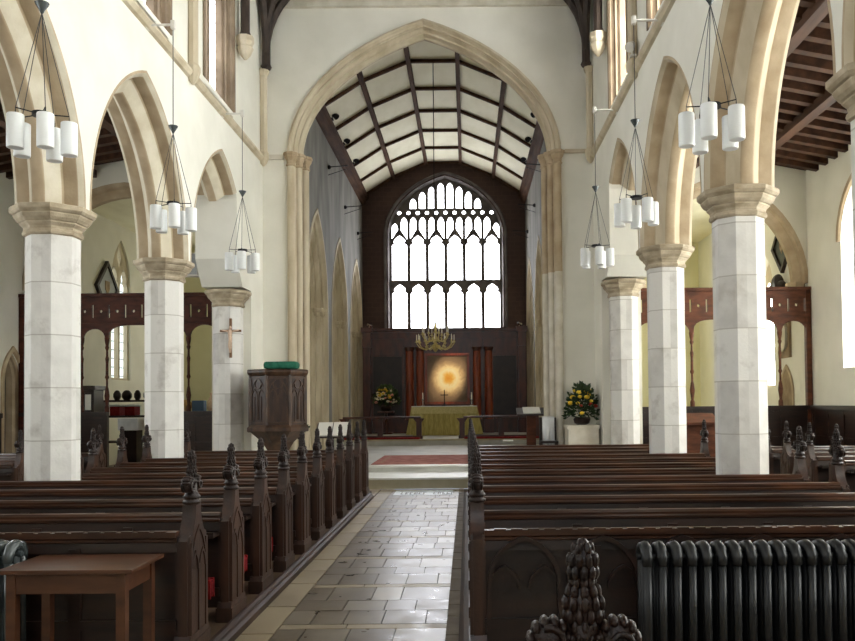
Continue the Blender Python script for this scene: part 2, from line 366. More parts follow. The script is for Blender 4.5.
    def build(s, name, mat, parent=None, smooth=False, label=None):
        off = (0,0,0)
        if parent is not None:
            off = root_loc(parent)
        me = s.mesh(name, mat, smooth, off)
        o = bpy.data.objects.new(name, me); C.objects.link(o)
        if parent is not None: o.parent = parent
        if label: o['label'] = label
        return o

def root_loc(o):
    while o.parent is not None: o = o.parent
    return tuple(o.location)

def struct(name, mb, mat, parent=None, smooth=False):
    o = mb.build(name, mat, parent, smooth)
    if parent is None: o['kind'] = 'structure'
    return o
TR = [0]
def trim(mb, mat, smooth=False):
    TR[0] += 1
    return struct('trim_%d' % TR[0], mb, mat, None, smooth)

def thing(name, label, cat, loc=(0,0,0), group=None):
    o = bpy.data.objects.new(name, None); C.objects.link(o); o.location = loc; o.empty_display_size = .1
    o['label'] = label; o['category'] = cat; o['kind'] = 'thing'
    if group: o['group'] = group
    return o
def tag(o, label, cat, group=None):
    o['label'] = label; o['category'] = cat; o['kind'] = 'thing'
    if group: o['group'] = group
    return o
def inst(name, me, parent, loc=(0,0,0), rot=0):
    o = bpy.data.objects.new(name, me); C.objects.link(o); o.parent = parent; o.location = loc; o.rotation_euler = (0,0,rot)
    return o
def copy_tree(o, parent=None):
    c = o.copy(); C.objects.link(c); c.parent = parent
    for ch in list(o.children): copy_tree(ch, c)
    return c

def mapx(X0, sgn): return lambda u,z,d: Vector((X0+sgn*d, u, z))     # wall running along y
def mapy(Y0): return lambda u,z,d: Vector((u, Y0+d, z))              # wall running along x

def arch2(uc, a, zs, h, n=14):
    """two-centred pointed arch, left springing to right springing"""
    c = (h*h-a*a)/(2*a); R = a+c; pm = math.acos(max(-1,min(1,c/R))); L = []
    for i in range(n+1):
        p = pm*i/n; L.append((uc+c-R*math.cos(p), zs+R*math.sin(p)))
    return L + [(2*uc-u, z) for u,z in L[-2::-1]]
def arch4(uc, a, zs, h, n=14, k1=.5, k2=(.45,.82)):
    """depressed four-centred arch"""
    L = []
    for i in range(n+1):
        t = i/n; s = 1-t
        u = s**3+3*s*s*t+3*s*t*t*k2[0]; v = 3*s*s*t*k1+3*s*t*t*k2[1]+t**3
        L.append((uc-a*u, zs+h*v))
    return L + [(2*uc-u, z) for u,z in L[-2::-1]]
def rect_prof(w, d0, d1): return [(-w/2,d0),(w/2,d0),(w/2,d1),(-w/2,d1)]

def light_hole(uc, w, z0, zs, zt):
    """one cusped window light"""
    h = zt-zs; q = w/2
    R = [(q,zs),(q*.98,zs+.12*h),(q*.66,zs+.30*h),(q*.78,zs+.48*h),(q*.62,zs+.68*h),(q*.30,zs+.86*h)]
    return [(uc-q,z0),(uc+q,z0)]+[(uc+u,z) for u,z in R]+[(uc,zt)]+[(uc-u,z) for u,z in R[::-1]]
def plain_light(uc, w, z0, zs, zt, z0l=None, z0r=None):
    q = w/2; h = zt-zs
    a = z0 if z0l is None else z0l; b = z0 if z0r is None else z0r
    return [(uc-q,a),(uc+q,b),(uc+q,zs),(uc+q*.85,zs+h*.45),(uc+q*.5,zs+h*.78),(uc,zt),(uc-q*.5,zs+h*.78),(uc-q*.85,zs+h*.45),(uc-q,zs)]
def circle(u,z,r,n=10): return [(u+r*math.cos(2*PI*i/n), z+r*math.sin(2*PI*i/n)) for i in range(n)]

WN = [0]
def lancet_window(fn, uc, a, z0, zs, h, glass, nl=2, dp=.28, stone='stone_mid', transom=None):
    """stone tracery plate and daylit pane, set dp deep in the wall"""
    WN[0] += 1
    ar = arch2(uc, a, zs, h, 10)
    outl = [(uc+a,z0),(uc-a,z0)]+ar
    w = 2*a/nl; holes = []
    for i in range(nl):
        c = uc-a+w*(i+.5)
        holes.append(light_hole(c, w-.12, z0+.06, zs-.1, zs+.35*h))
    holes.append([(uc,zs+h*.86),(uc+.22*a,zs+h*.62),(uc,zs+h*.36),(uc-.22*a,zs+h*.62)])
    if nl == 2: pass
    mb = MB(); mb.plate([(u,z) for u,z in outl], holes, fn, dp, dp+.12)
    o = struct('window_%d' % WN[0], mb, M[stone])
    p = MB(); p.prism([(uc+a,z0),(uc-a,z0)]+ar, fn, dp+.12, dp+.15)
    p.build('pane', glass, o)
    return o
def win_hole(uc, a, z0, zs, h): return [(uc+a,z0),(uc-a,z0)]+arch2(uc, a, zs, h, 10)

# ------------------------------------------------------------------ plan (metres, camera at origin looking along +y)
XL, XR = -4.8, 3.17            # pillar rows
WT = .4                        # half thickness of arcade walls
NL, NR = XL+WT, XR-WT          # nave faces
YA = 17.7                      # chancel arch wall
COLY = [-1, 2.5, 6, 9.5, 13.0, 16.5]
AH, AA = 2.33, 1.68
ASL, ASR = 3.88, 4.01        # springing levels; rise, half span above
#  # arcade arch rise, half span, springing
TOP = 10.7
OL, OR = -9.6, 7.4             # outer aisle walls
CX, CL, CR = -.8, -3.8, 2.2    # chancel axis and walls
YE = 30.0

# ------------------------------------------------------------------ floors
bm_f = MB()
def flags():
    bm = bmesh.new(); lay = bm.loops.layers.color.new('tone')
    def slab(x0,x1,y0,y1,t,band,dull=0):
        g = .004; y0 += .004 if band else 0; y1 -= .004 if band else 0; zt = random.uniform(-.001,.001)
        vs = [bm.verts.new(p) for p in ((x0+g,y0+g,-.03),(x1-g,y0+g,-.03),(x1-g,y1-g,-.03),(x0+g,y1-g,-.03),(x0+g,y0+g,zt),(x1-g,y0+g,zt),(x1-g,y1-g,zt),(x0+g,y1-g,zt))]
        for q in ((4,5,6,7),(0,1,5,4),(1,2,6,5),(2,3,7,6),(3,0,4,7)):
            f = bm.faces.new([vs[i] for i in q])
            for l in f.loops: l[lay] = (t, band, dull, 1)
    y = -4.4
    bands = [5.86+1.3*k for k in range(-8, 8)]
    # border strips
    yy = -4.4
    while yy < 15.2:
        l = random.uniform(.5,.95); e = min(15.24, yy+l)
        slab(-1.6,-1.36,yy,e,.5,random.uniform(.7,1),.6); yy = e
        if 15.24-yy < .05: break
    yy = -4.4
    while yy < 15.2:
        l = random.uniform(.3,.5); e = min(15.24, yy+l)
        slab(-.165,-.07,yy,e,random.uniform(.0,.25),random.uniform(.0,.3),1); yy = e
        if 15.24-yy < .05: break
    prev = -4.4
    for b in bands+[15.24]:
        b0 = min(b, 15.24)
        if b0-prev > .2:
            rows = 3; cut = [0,random.uniform(.27,.4),random.uniform(.6,.73),1]; H_ = b0-prev
            for r in range(rows):
                x = -1.36; off = .18 if r % 2 else 0; first = True
                while x < -.161:
                    w = random.choice((.24,.28,.32,.36))
                    if first: w = .2+off; first = False
                    e = x+w
                    if -.16-e < .12: e = -.16
                    t = random.choice((random.uniform(.15,.45),random.uniform(.45,.85))) if (x+e)/2 > -.85 else random.choice((random.uniform(-.05,.2),random.uniform(.2,.5)))  # slabs on the right lighter: window glare painted into the tone
                    slab(x,e,prev+cut[r]*H_,prev+cut[r+1]*H_,t,0); x = e
        if b < 15.2:
            x = -1.36
            for e in (-.78+random.uniform(-.2,.2), -.16):
                slab(x,e,b0,b0+.12,.4,random.uniform(.7,1),.5); x = e
        prev = b0+.12
    bmesh.ops.recalc_face_normals(bm, faces=bm.faces[:])
    me = bpy.data.meshes.new('floor'); bm.to_mesh(me); bm.free(); me.materials.append(M['flag'])
    o = bpy.data.objects.new('floor', me); C.objects.link(o); o['kind'] = 'structure'
flags()
struct('floor_bed', MB().box(-1.62,.02,-4.5,15.25,-.12,-.010), M['joint'])
struct('floor_left', MB().box(OL,-1.62,-4.5,15.25,-.12,0), M['aisle_floor'])
struct('floor_right', MB().box(.02,OR,-4.5,15.25,-.12,0), M['aisle_floor'])
struct('floor_left_chapel', MB().box(OL,NL-.05,15.25,26,-.12,0), M['aisle_floor'])
struct('floor_right_chapel', MB().box(NR+.05,OR,15.25,26,-.12,0), M['aisle_floor'])
# pew platforms with moulded kerb
trim(MB().box(NL-.9,-1.69,4.7,14.4,0,.06), M['platform'])
trim(MB().box(.05,3.7,4.6,15.1,0,.06), M['platform'])
def kerb(x, s, y0, y1):
    pts = [(x,0),(x+s*.0,.045),(x-s*.025,.06),(x-s*.03,.075),(x-s*.06,.085),(x-s*.085,.085),(x-s*.085,0)]
    return MB().prism(pts, lambda u,z,d: Vector((u,d,z)), y0, y1)
trim(kerb(-1.59, 1, 4.2, 13.85), M['kerb'])
trim(kerb(-.07, -1, 3.6, 14.0), M['kerb'])
# chancel steps
struct('step', MB().box(NL+.02,NR-.02,15.25,16.75,0,.2), M['step_stone'])
trim(MB().box(NL+.02,NR-.02,15.22,16.6,.17,.205), M['tread_stone'])
struct('floor_chancel', MB().box(CL-.7,CR+.7,16.6,24.4,0,.32), M['tile_floor'])
trim(MB().box(CL,CR,16.57,16.9,.29,.325), M['tread_stone'])
struct('floor_sanctuary', MB().box(CL-.7,CR+.7,24.4,30.6,0,.5), M['tile_floor'])
trim(MB().box(CL,CR,24.36,24.7,.46,.505), M['step_stone'])
# ledger stone with worn lettering
led = MB().box(-1.3,-.27,14.2,14.95,-.02,.004).build('ledger_stone', M['ledger'])
tag(led, 'pale inscribed ledger slab set in the paving below the chancel step', 'ledger stone')
lt = MB(); x = -1.18
for wd in ('LSTBCT','LASGT'):
    for ch in wd:
        hgt = .3; y0 = 14.3
        lt.box(x,x+.024,y0,y0+hgt,.003,.007)
        if ch in 'LSBCG': lt.box(x,x+.055,y0,y0+.03,.003,.006)
        if ch in 'STBCAG': lt.box(x-.01 if ch == 'T' else x,x+.055,y0+hgt-.03,y0+hgt,.003,.006)
        if ch in 'SBAG': lt.box(x,x+.055,y0+.075,y0+.1,.003,.006)
        if ch in 'BA': lt.box(x+.045,x+.057,y0,y0+hgt,.003,.006)
        x += .078
    x += .1
lt.build('lettering', M['black_iron'], led)

# ------------------------------------------------------------------ nave arcades
CW = [.75+.0+3.5*i for i in range(5)]   # bay centres .75 4.25 7.75 11.25 14.75
CLW = [(c+.0 if c < 14 else 14.62) for c in CW]
def arcade(X0, sgn, name, glass, AS):
    fn = mapx(X0, sgn)          # d=0 nave face, d=.8 aisle face
    out = [(-4.5,0),(-4.5,TOP),(YA+.02,TOP),(YA+.02,0),(16.72,0),(16.72,AS+.03),(16.08,AS+.03),(15.7,4.4)]
    a5 = arch2(CW[4], AA, AS, AH)[::-1]
    a5 = [p for p in a5 if p[0] < 15.68]
    out += [(15.7, a5[0][1]-.1)]+a5
    for c in CW[3::-1]:
        out += arch2(c, AA, AS, AH)[::-1]
    out += [(-1.0, AS), (-1.0, 0)]
    holes = [win_hole(c, .85, 7.15, 9.3, 1.0) for c in CLW]
    struct(name, MB().plate(out, holes, fn, 0, .8), M['plaster'])
    for c in CLW:
        lancet_window(fn, c, .85, 7.15, 9.3, 1.0, glass, 2, .2, 'stone_clere')
        # moulded stone reveal of the clerestory window
        pth = [(c-.85,7.15)]+arch2(c,.85,9.3,1.0,10)+[(c+.85,7.15)]
        trim(MB().sweep(pth, [(-.10,-.02),(.0,-.02),(.03,.02),(.01,.05),(.03,.09),(.07,.11),(.05,.15),(.09,.19),(-.02,.2)], fn), M['stone_clere'])
        # sloping sill
        trim(MB().prism([(0,7.02),(0,7.06),(.2,7.25),(.2,7.02)], lambda u,z,d,fn=fn: fn(d,z,u), c-.84, c+.84), M['stone_mid'])
    prof = [(-.02,-.004),(.015,-.004),(.06,.045),(.066,.06),(.072,.20),(.085,.212),(.10,.215),(.26,.325),(.275,.345)]
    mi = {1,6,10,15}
    prof = prof+[(o,.8-d) for o,d in prof[::-1]]
    for c in CW:
        p = arch2(c, AA, AS, AH, 20)
        if c > 14: p = [q for q in p if q[0] < 15.75]
        tr = trim(MB().sweep(p, prof, fn, mi=mi), M['stone'], 'flat'); tr.data.materials.append(M['stone_cham_lit'] if sgn < 0 else M['stone_mid'])  # pale chamfers, darker soffits: lit and shaded faces put into the colour
    # corbel where the last arch dies into the pier
    # string course
    trim(MB().prism([(-.0,6.81),(-.05,6.83),(-.09,6.88),(-.09,6.92),(-.05,6.97),(0,7.0)], lambda u,z,d,fn=fn: fn(d,z,u), -4.5, YA), M['stone_mid'])
    # wall shafts over each pillar, standing on the string
    for y in COLY[2:]+[17.55]:
        if y == 16.5: continue
        mb = MB(); cx = X0-sgn*.06
        zt = 8.8 if y > 17 else TOP
        mb.lathe([(.02,6.72),(.07,6.78),(.10,6.85),(.12,6.93),(.12,7.0),(.085,7.06),(.085,zt-.12),(.1,zt-.1),(.13,zt-.04),(.13,zt)], (cx,y,0), 8, PI/8)
        trim(mb, M['stone_mid'])
arcade(NL, -1, 'wall_left', M['glass_cn'], ASL)
arcade(NR, 1, 'wall_right', M['glass_cs'], ASR)

# roof posts: corner posts with curved braces, and short posts on carved corbels
def roof_post(x, s, y, z0, corner):
    mb = MB(); mb.lathe([(.09,z0),(.12,z0+.06),(.09,z0+.12),(.09,TOP)], (x,y,0), 8, PI/8)
    if corner:
        for dx,dy in ((s,0),(0,-1),(s*.6,-.6)):
            pts = []
            for i in range(9):
                t = i/8; a = t*PI/2*.9
                pts.append((x+dx*1.3*(1-math.cos(a)), y+dy*1.3*(1-math.cos(a))-.02, z0+.35+1.6*math.sin(a)))
            mb.tube(pts, .085, 6)
    trim(mb, M['post_wood'], True)
    if not corner:
        cb = MB(); cb.lathe([(.03,z0-.42),(.1,z0-.34),(.16,z0-.2),(.13,z0-.16),(.17,z0-.08),(.17,z0+.02)], (x,y,0), 8, PI/8)
        trim(cb, M['stone_mid'])
for X0,s in ((NL,1),(NR,-1)):
    roof_post(X0+s*.14, s, 17.5, 8.8, True)
    for y in (15.75, 12.25, 8.75): roof_post(X0+s*.16, s, y, 8.7, False)
struct('ceiling', MB().box(NL-.8,NR+.8,-4.5,YA+.6,TOP,TOP+.15), M['roof_board'])
for y in (-1,2.5,6,9.5,13,16.4):
    trim(MB().box(NL,NR,y-.15,y+.15,TOP-.02,TOP+.02), M['roof_wood'])

# pillars
def pillar_meshes(AS):
    r8 = 1/math.cos(PI/8); z = AS-.335
    def P(l): return [(r*r8,z) for r,z in l]
    sh = MB().lathe(P([(.27,.34),(.27,z+.03)]), n=8, rot=PI/8).mesh('shaft', M['ashlar'])
    cp = MB().lathe(P([(.272,z),(.295,z+.012),(.302,z+.035),(.295,z+.058),(.285,z+.07),(.292,z+.10),(.325,z+.135),(.325,z+.15),(.345,z+.16),(.37,z+.19),(.385,z+.225),(.385,z+.24),(.405,z+.25),(.425,z+.275),(.425,z+.325),(.40,z+.335)]), n=8, rot=PI/8).mesh('capital', M['cap_stone'])
    bs = MB().lathe(P([(.325,0),(.325,.2),(.30,.26),(.31,.3),(.272,.36)]), n=8, rot=PI/8).mesh('base', M['stone_pale'])
    return sh, cp, bs
PML, PMR = pillar_meshes(ASL), pillar_meshes(ASR)
plab = {
 ('L',16.5):'white octagonal stone pillar carrying the small crucifix', ('L',13.0):'white octagonal stone pillar second from the pulpit, along the pulpit side arcade',
 ('L',9.5):'large white octagonal stone pillar nearest the viewer on the pulpit side',
 ('R',16.5):'slim pale octagonal stone pillar standing beside the flower pedestal', ('R',13.0):'pale octagonal stone pillar midway along the arcade opposite the pulpit',
 ('R',9.5):'large octagonal stone pillar rising behind the radiator side pews, blotchy surface',
 ('R',6.0):'stone pillar cut by the picture edge, only its moulded capital seen at top right'}
for s,X in (('L',XL),('R',XR)):
    for y in COLY:
        lab = plab.get((s,y))
        if lab is None:
            if y < 0: continue
            lab = 'octagonal stone pillar behind the viewer on the %s side' % ('pulpit' if s=='L' else 'radiator')
            if s == 'L' and y == 6: lab = 'octagonal stone pillar just outside the view beside the small table'
        t = thing('stone_pillar', lab, 'pillar', (X,y,0), 'octagonal arcade pillars')
        for n,me in zip(('shaft','capital','base'), PML if s == 'L' else PMR): inst(n, me, t)

# ------------------------------------------------------------------ chancel arch wall
ax = -.885
fnA = mapy(YA)
ARCH = arch4(ax, 2.93, 7.0, 2.92, 20, .5, (.47,.86))
outl = [(NL-.82,0),(NL-.82,TOP),(NR+.82,TOP),(NR+.82,0),(ax+2.95,0)]+ARCH[::-1]+[(ax-2.95,0)]
struct('wall_chancel_arch', MB().plate(outl, [], fnA, 0, .55), M['plaster'])
pa = [(-.05,-.02),(-.03,-.06),(.01,-.07),(.035,-.04),(.03,.0),(.06,.05),(.085,.04),(.10,.07),(.09,.13),(.13,.2),(.165,.2),(.18,.24),(.16,.28),(.19,.34),(.22,.36),(.22,.42),(.18,.5),(.18,.55),(-.05,.55)]
trim(MB().sweep(ARCH, pa, fnA), M['stone_mid'])
for s in (-1,1):
    jx = ax+s*2.95
    def jamb(z0,z1,mat):
        mb = MB()
        pts = [(0,-.02),(-.12,-.02),(-.14,.06),(-.2,.12),(-.2,.27),(-.29,.31),(-.29,.45),(-.2,.55),(.02,.55),(.02,-.02)]
        mb.prism([(jx+s*u, YA+d) for u,d in pts], lambda u,z,d: Vector((u,z,d)), z0, z1)
        for u,d,r in ((-.06,-.03,.085),(-.2,.13,.075),(-.3,.33,.085)):
            mb.lathe([(r,z0),(r,z1)], (jx+s*u, YA+d, 0), 12)
        trim(mb, M[mat], True)
    if s < 0: jamb(.3,6.85,'stone_mid')
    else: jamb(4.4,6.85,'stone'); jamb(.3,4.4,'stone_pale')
    cp = MB()
    for u,d,r in ((-.06,-.03,.085),(-.2,.13,.075),(-.3,.33,.085)):
        cp.lathe([(r+.01,6.74),(r+.03,6.76),(r+.01,6.79),(r+.015,6.86),(r+.06,6.93),(r+.06,6.97),(r+.08,6.98),(r+.08,7.03),(r+.03,7.05)], (jx+s*u,YA+d,0), 8, PI/8)
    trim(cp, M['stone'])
# strings on the arch wall
trim(MB().box(NL,ax-3.05,YA-.06,YA+.02,6.9,7.0), M['stone_pale'])
trim(MB().box(ax+3.05,NR,YA-.06,YA+.02,6.98,7.06), M['stone_mid'])
trim(MB().box(NL,NR,YA-.1,YA+.02,10.22,10.38), M['stone_pale'])

# ------------------------------------------------------------------ chancel shell
ACY = [20.9,24.6,28.3]
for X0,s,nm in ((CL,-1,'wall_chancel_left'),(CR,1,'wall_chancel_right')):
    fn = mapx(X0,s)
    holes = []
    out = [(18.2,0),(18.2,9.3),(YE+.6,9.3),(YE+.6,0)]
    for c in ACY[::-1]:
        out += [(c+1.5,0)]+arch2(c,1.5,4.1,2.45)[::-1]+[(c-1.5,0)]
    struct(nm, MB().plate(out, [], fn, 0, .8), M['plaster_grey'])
    pr = [(-.04,-.02),(.06,-.02),(.10,.05),(.16,.09),(.16,.14),(.24,.17),(.28,.24),(.28,.28),(.34,.30),(.38,.38),(.34,.5),(-.04,.5)]
    for c in ACY:
        trim(MB().sweep([(c-1.5,.3)]+arch2(c,1.5,4.1,2.45)+[(c+1.5,.3)], pr, fn), M['stone_mid'])
        for e in (-1,1):
            cb = MB()
            for o,d in ((.16,.12),(.28,.26)):
                p = fn(c+e*(1.5-o), 0, d)
                cb.lathe([(.06,3.95),(.1,4.0),(.1,4.06),(.13,4.08),(.13,4.16),(.06,4.18)], (p.x,p.y,0), 8, PI/8)
            trim(cb, M['stone_mid'])
    struct(nm+'_infill', MB().prism([(18.3,0),(YE,0),(YE,6.8),(18.3,6.8)], fn, .55, .78), M['plaster_yellow'])
    # wall plate
    trim(MB().prism([(0,8.86),(.06,8.88),(.08,8.96),(.14,9.0),(.16,9.1),(.24,9.12),(.24,9.22),(0,9.24)], lambda u,z,d,fn=fn: fn(d,z,-u), 18.2, YE), M['rib_wood'])
RP = [(-3.05,9.15),(-1.83,9.92),(-.63,10.42),(.63,10.42),(1.83,9.92),(3.05,9.15)]
cpts = [(CX+x,z) for x,z in RP]
cz = struct('ceiling_chancel', MB().prism(cpts+[(CX+3.05,9.6),(CX+2.0,10.3),(CX,10.95),(CX-2.0,10.3),(CX-3.05,9.6)], lambda u,z,d: Vector((u,d,z)), 18.2, YE), M['ceiling'])
for x,z in RP[1:-1]:
    MB().prism([(CX+x-.055,z-.12),(CX+x+.055,z-.12),(CX+x+.06,z+.05),(CX+x-.06,z+.05)], lambda u,z,d: Vector((u,d,z)), 18.25, YE).build('purlin', M['rib_wood'], cz)
for y in (19.1,20.9,22.75,24.5,26.3,28.1,29.85):
    MB().sweep(cpts, [(-.02,-.04),(.08,-.04),(.08,.04),(-.02,.04)], mapy(y)).build('rib', M['rib_wood'], cz)

# east wall and window
wx, wa = -.745, 2.12
eo = [(CL-.7,0),(CL-.7,11.2),(CR+.7,11.2),(CR+.7,0)]
WARCH = arch4(wx, wa, 7.75, 2.2, 14, .5, (.5,.88))
struct('wall_east', MB().plate(eo, [[(wx+wa,4.25),(wx-wa,4.25)]+WARCH], mapy(YE), 0, .6), M['stencil'])
fe = mapy(YE)
trim(MB().sweep([(wx-wa,4.25)]+WARCH+[(wx+wa,4.25)], [(-.15,-.04),(-.11,-.08),(-.06,-.05),(-.04,.0),(.0,.02),(.05,.29),(-.05,.3)], fe), M['stone_tracery'])
def arch_h(u):
    pts = WARCH
    for (u0,z0),(u1,z1) in zip(pts, pts[1:]):
        if u0 <= u <= u1: return z0+(z1-z0)*(u-u0)/max(1e-9,(u1-u0))
    return 7.75
WN[0] += 1
holes = []; b = (2*wa-.12)/6; x0 = wx-wa+.06
for i in range(6):
    c = x0+b*(i+.5)
    holes.append(light_hole(c, b-.125, 4.28, 5.6, 6.0))
    holes.append(light_hole(c, b-.125, 6.13, 7.4, 7.82))
    for k in (0,1):
        cc = x0+b*(i+.25+.5*k); q = b/2-.105
        top = min(8.5, arch_h(cc+(-q/2 if cc<wx else q/2))-.08)
        lo, hi = 7.66, 8.02
        if top > 7.95:
            holes.append(plain_light(cc, q, 0, top-.22, top, lo if k == 0 else hi, hi if k == 0 else lo))
        zt = arch_h(cc+(-q/2 if cc<wx else q/2))-.09
        if zt > 8.97: holes.append(plain_light(cc, q, 8.8, max(8.82,zt-.2), zt))
for j in range(1,12):
    cc = x0+b*j/2
    if arch_h(cc) > 8.85: holes.append(circle(cc, 8.65, .078, 8))
for j in range(12):
    cc = x0+b*(j+.5)/2
    if arch_h(cc) > 8.85 and False: holes.append(circle(cc, 8.58, .05, 6))
ew = struct('window_%d' % WN[0], MB().plate([(wx+wa,4.25),(wx-wa,4.25)]+WARCH, holes, fe, .3, .45), M['stone_tracery'])
MB().prism([(wx+wa,4.25),(wx-wa,4.25)]+WARCH, fe, .46, .5).build('pane', M['glass_east'], ew)

# ------------------------------------------------------------------ aisles and side chapels
aw = 1.0
LW = [2.5,6.5,10.8,14.2]; RWs = [2.8,7.0,11.2,15.1]
lo = [(-4.5,0),(-4.5,7.6),(26.2,7.6),(26.2,0)]
fl = mapx(OL,-1); fr = mapx(OR,1)
struct('wall_left_aisle', MB().plate(lo, [win_hole(c,aw,2.2,4.7,1.3) for c in LW]+[win_hole(22.75,.62,2.3,5.0,1.2)]+[[(17.62,.0+.02),(16.98,.02)]+arch2(17.3,.32,2.1,.62,8)], fl, 0, .6), M['plaster'])
for c in LW: lancet_window(fl, c, aw, 2.2, 4.7, 1.3, M['glass_n'], 2, .35)
lancet_window(fl, 22.75, .62, 2.3, 5.0, 1.2, M['glass_nv'], 2, .06)
struct('wall_right_aisle', MB().plate(lo, [win_hole(c,aw,2.2,4.7,1.2) for c in RWs]+[win_hole(20.5,.8,1.9,4.2,1.1)], fr, 0, .6), M['plaster'])
for c in RWs: lancet_window(fr, c, aw, 2.2, 4.7, 1.2, M['glass_s'], 2, .42)
lancet_window(fr, 20.5, .8, 1.9, 4.2, 1.1, M['glass_s'], 2, .35)
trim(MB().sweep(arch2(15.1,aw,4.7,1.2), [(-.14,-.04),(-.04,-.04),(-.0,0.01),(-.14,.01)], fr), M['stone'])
# small stair doorway in the aisle wall
d1 = struct('door_1', MB().sweep([(16.98,0)]+arch2(17.3,.32,2.1,.62,10)+[(17.62,0)], [(-.12,-.04),(-.03,-.04),(0,.02),(.03,.05),(.03,.1),(.06,.14),(.06,.3),(-.12,.3)], fl), M['stone'])
MB().prism([(17.6,.02),(17.0,.02)]+arch2(17.3,.3,2.1,.58,10), fl, .28, .33).build('door_leaf', M['dark_thing'], d1)
# chapel east walls, each with an added window to light the chapel
for xa,xb,nm,c,g in ((OL,CL-.8,'wall_left_chapel',-6.9,'glass_ch_fill'),(CR+.8,OR,'wall_right_chapel',4.35,'glass_ch_fill')):
    struct(nm, MB().plate([(xa,0),(xa,7.6),(xb,7.6),(xb,0)], [win_hole(c,.75,2.0,4.6,1.2)], mapy(26), 0, .4), M['plaster_yellow'])
    lancet_window(mapy(26), c, .75, 2.0, 4.6, 1.2, M[g], 2, .2)
# west wall
struct('wall_west', MB().plate([(OL-.6,0),(OL-.6,11),(OR+.6,11),(OR+.6,0)], [win_hole(CX,1.8,4.0,7.0,2.4)], mapy(-4.5), -.5, 0), M['plaster'])
lancet_window(mapy(-4.5), CX, 1.8, 4.0, 7.0, 2.4, M['glass_w'], 3, -.4)
# diaphragm arches at the chapel entrances
for xa,xb,nm in ((OL,NL-.8,'wall_left_diaphragm'),(NR+.8,OR,'wall_right_diaphragm')):
    c = (xa+xb)/2; a = (xb-xa)/2-.02
    ar = arch2(c,a,4.1,2.3)
    struct(nm, MB().plate([(xa,0),(xa,7.6),(xb,7.6),(xb,0),(c+a,0)]+ar[::-1]+[(c-a,0)], [], mapy(YA), 0, .5), M['plaster'])
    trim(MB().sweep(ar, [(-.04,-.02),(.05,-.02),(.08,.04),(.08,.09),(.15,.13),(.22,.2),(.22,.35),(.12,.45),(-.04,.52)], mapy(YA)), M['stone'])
    for e in (-1,1):
        trim(MB().lathe([(.02,3.72),(.08,3.8),(.2,4.0),(.22,4.06),(.22,4.14)], (c+e*(a-.14),YA+.24,0), 8, PI/8), M['stone'])
# aisle roofs with joists
for xi,zo,xo,nm in ((NL-.78,7.3,OL,'ceiling_left_aisle'),(NR+.78,7.3,OR,'ceiling_right_aisle')):
    ze = 6.55
    ro = struct(nm, MB().prism([(xi,zo),(xo,ze),(xo,ze+.1),(xi,zo+.1)], lambda u,z,d: Vector((u,d,z)), -4.5, YA), M['roof_board'])
    y = -.5
    while y < 17.5:
        MB().prism([(xi,zo-.17),(xo,ze-.17),(xo,ze),(xi,zo)], lambda u,z,d: Vector((u,d,z)), y-.07, y+.07).build('joist', M['roof_wood'], ro)
        y += .44
    for fx in (.33,.66):
        x = xi+(xo-xi)*fx; z = zo+(ze-zo)*fx
        MB().box(x-.1,x+.1,-4.5,YA,z-.26,z-.1).build('purlin', M['roof_wood'], ro)
    struct(nm.replace('aisle','chapel'), MB().box(min(xi,xo),max(xi,xo),YA+.5,26,6.6,6.75), M['ceiling'])
# roof brace seen under the aisle roof
trim(MB().tube([(3.95,15.0,5.7),(4.7,15.0,6.3),(5.6,15.0,6.85)], .08, 6), M['roof_wood'])

# wainscot along the outer aisle wall
def wainscot(X0, s, y0, y1, mat):
    mb = MB(); fn = mapx(X0,-s)
    mb.prism([(y0,0),(y1,0),(y1,1.42),(y0,1.42)], fn, 0, .04)
    mb.prism([(y0,1.36),(y1,1.36),(y1,1.46),(y0,1.46)], fn, .04, .09)
    y = y0
    while y < y1-.1:
        mb.prism([(y,.05),(y+.09,.05),(y+.09,1.36),(y,1.36)], fn, .04, .065)
        y += .7
    for z in (.1,.75,1.28): mb.prism([(y0,z),(y1,z),(y1,z+.08),(y0,z+.08)], fn, .04, .06)
    return mb
trim(wainscot(OR, 1, 2, 17.5, 'oak'), M['oak'])
trim(wainscot(OL, -1, 2, 16.8, 'oak'), M['oak'])

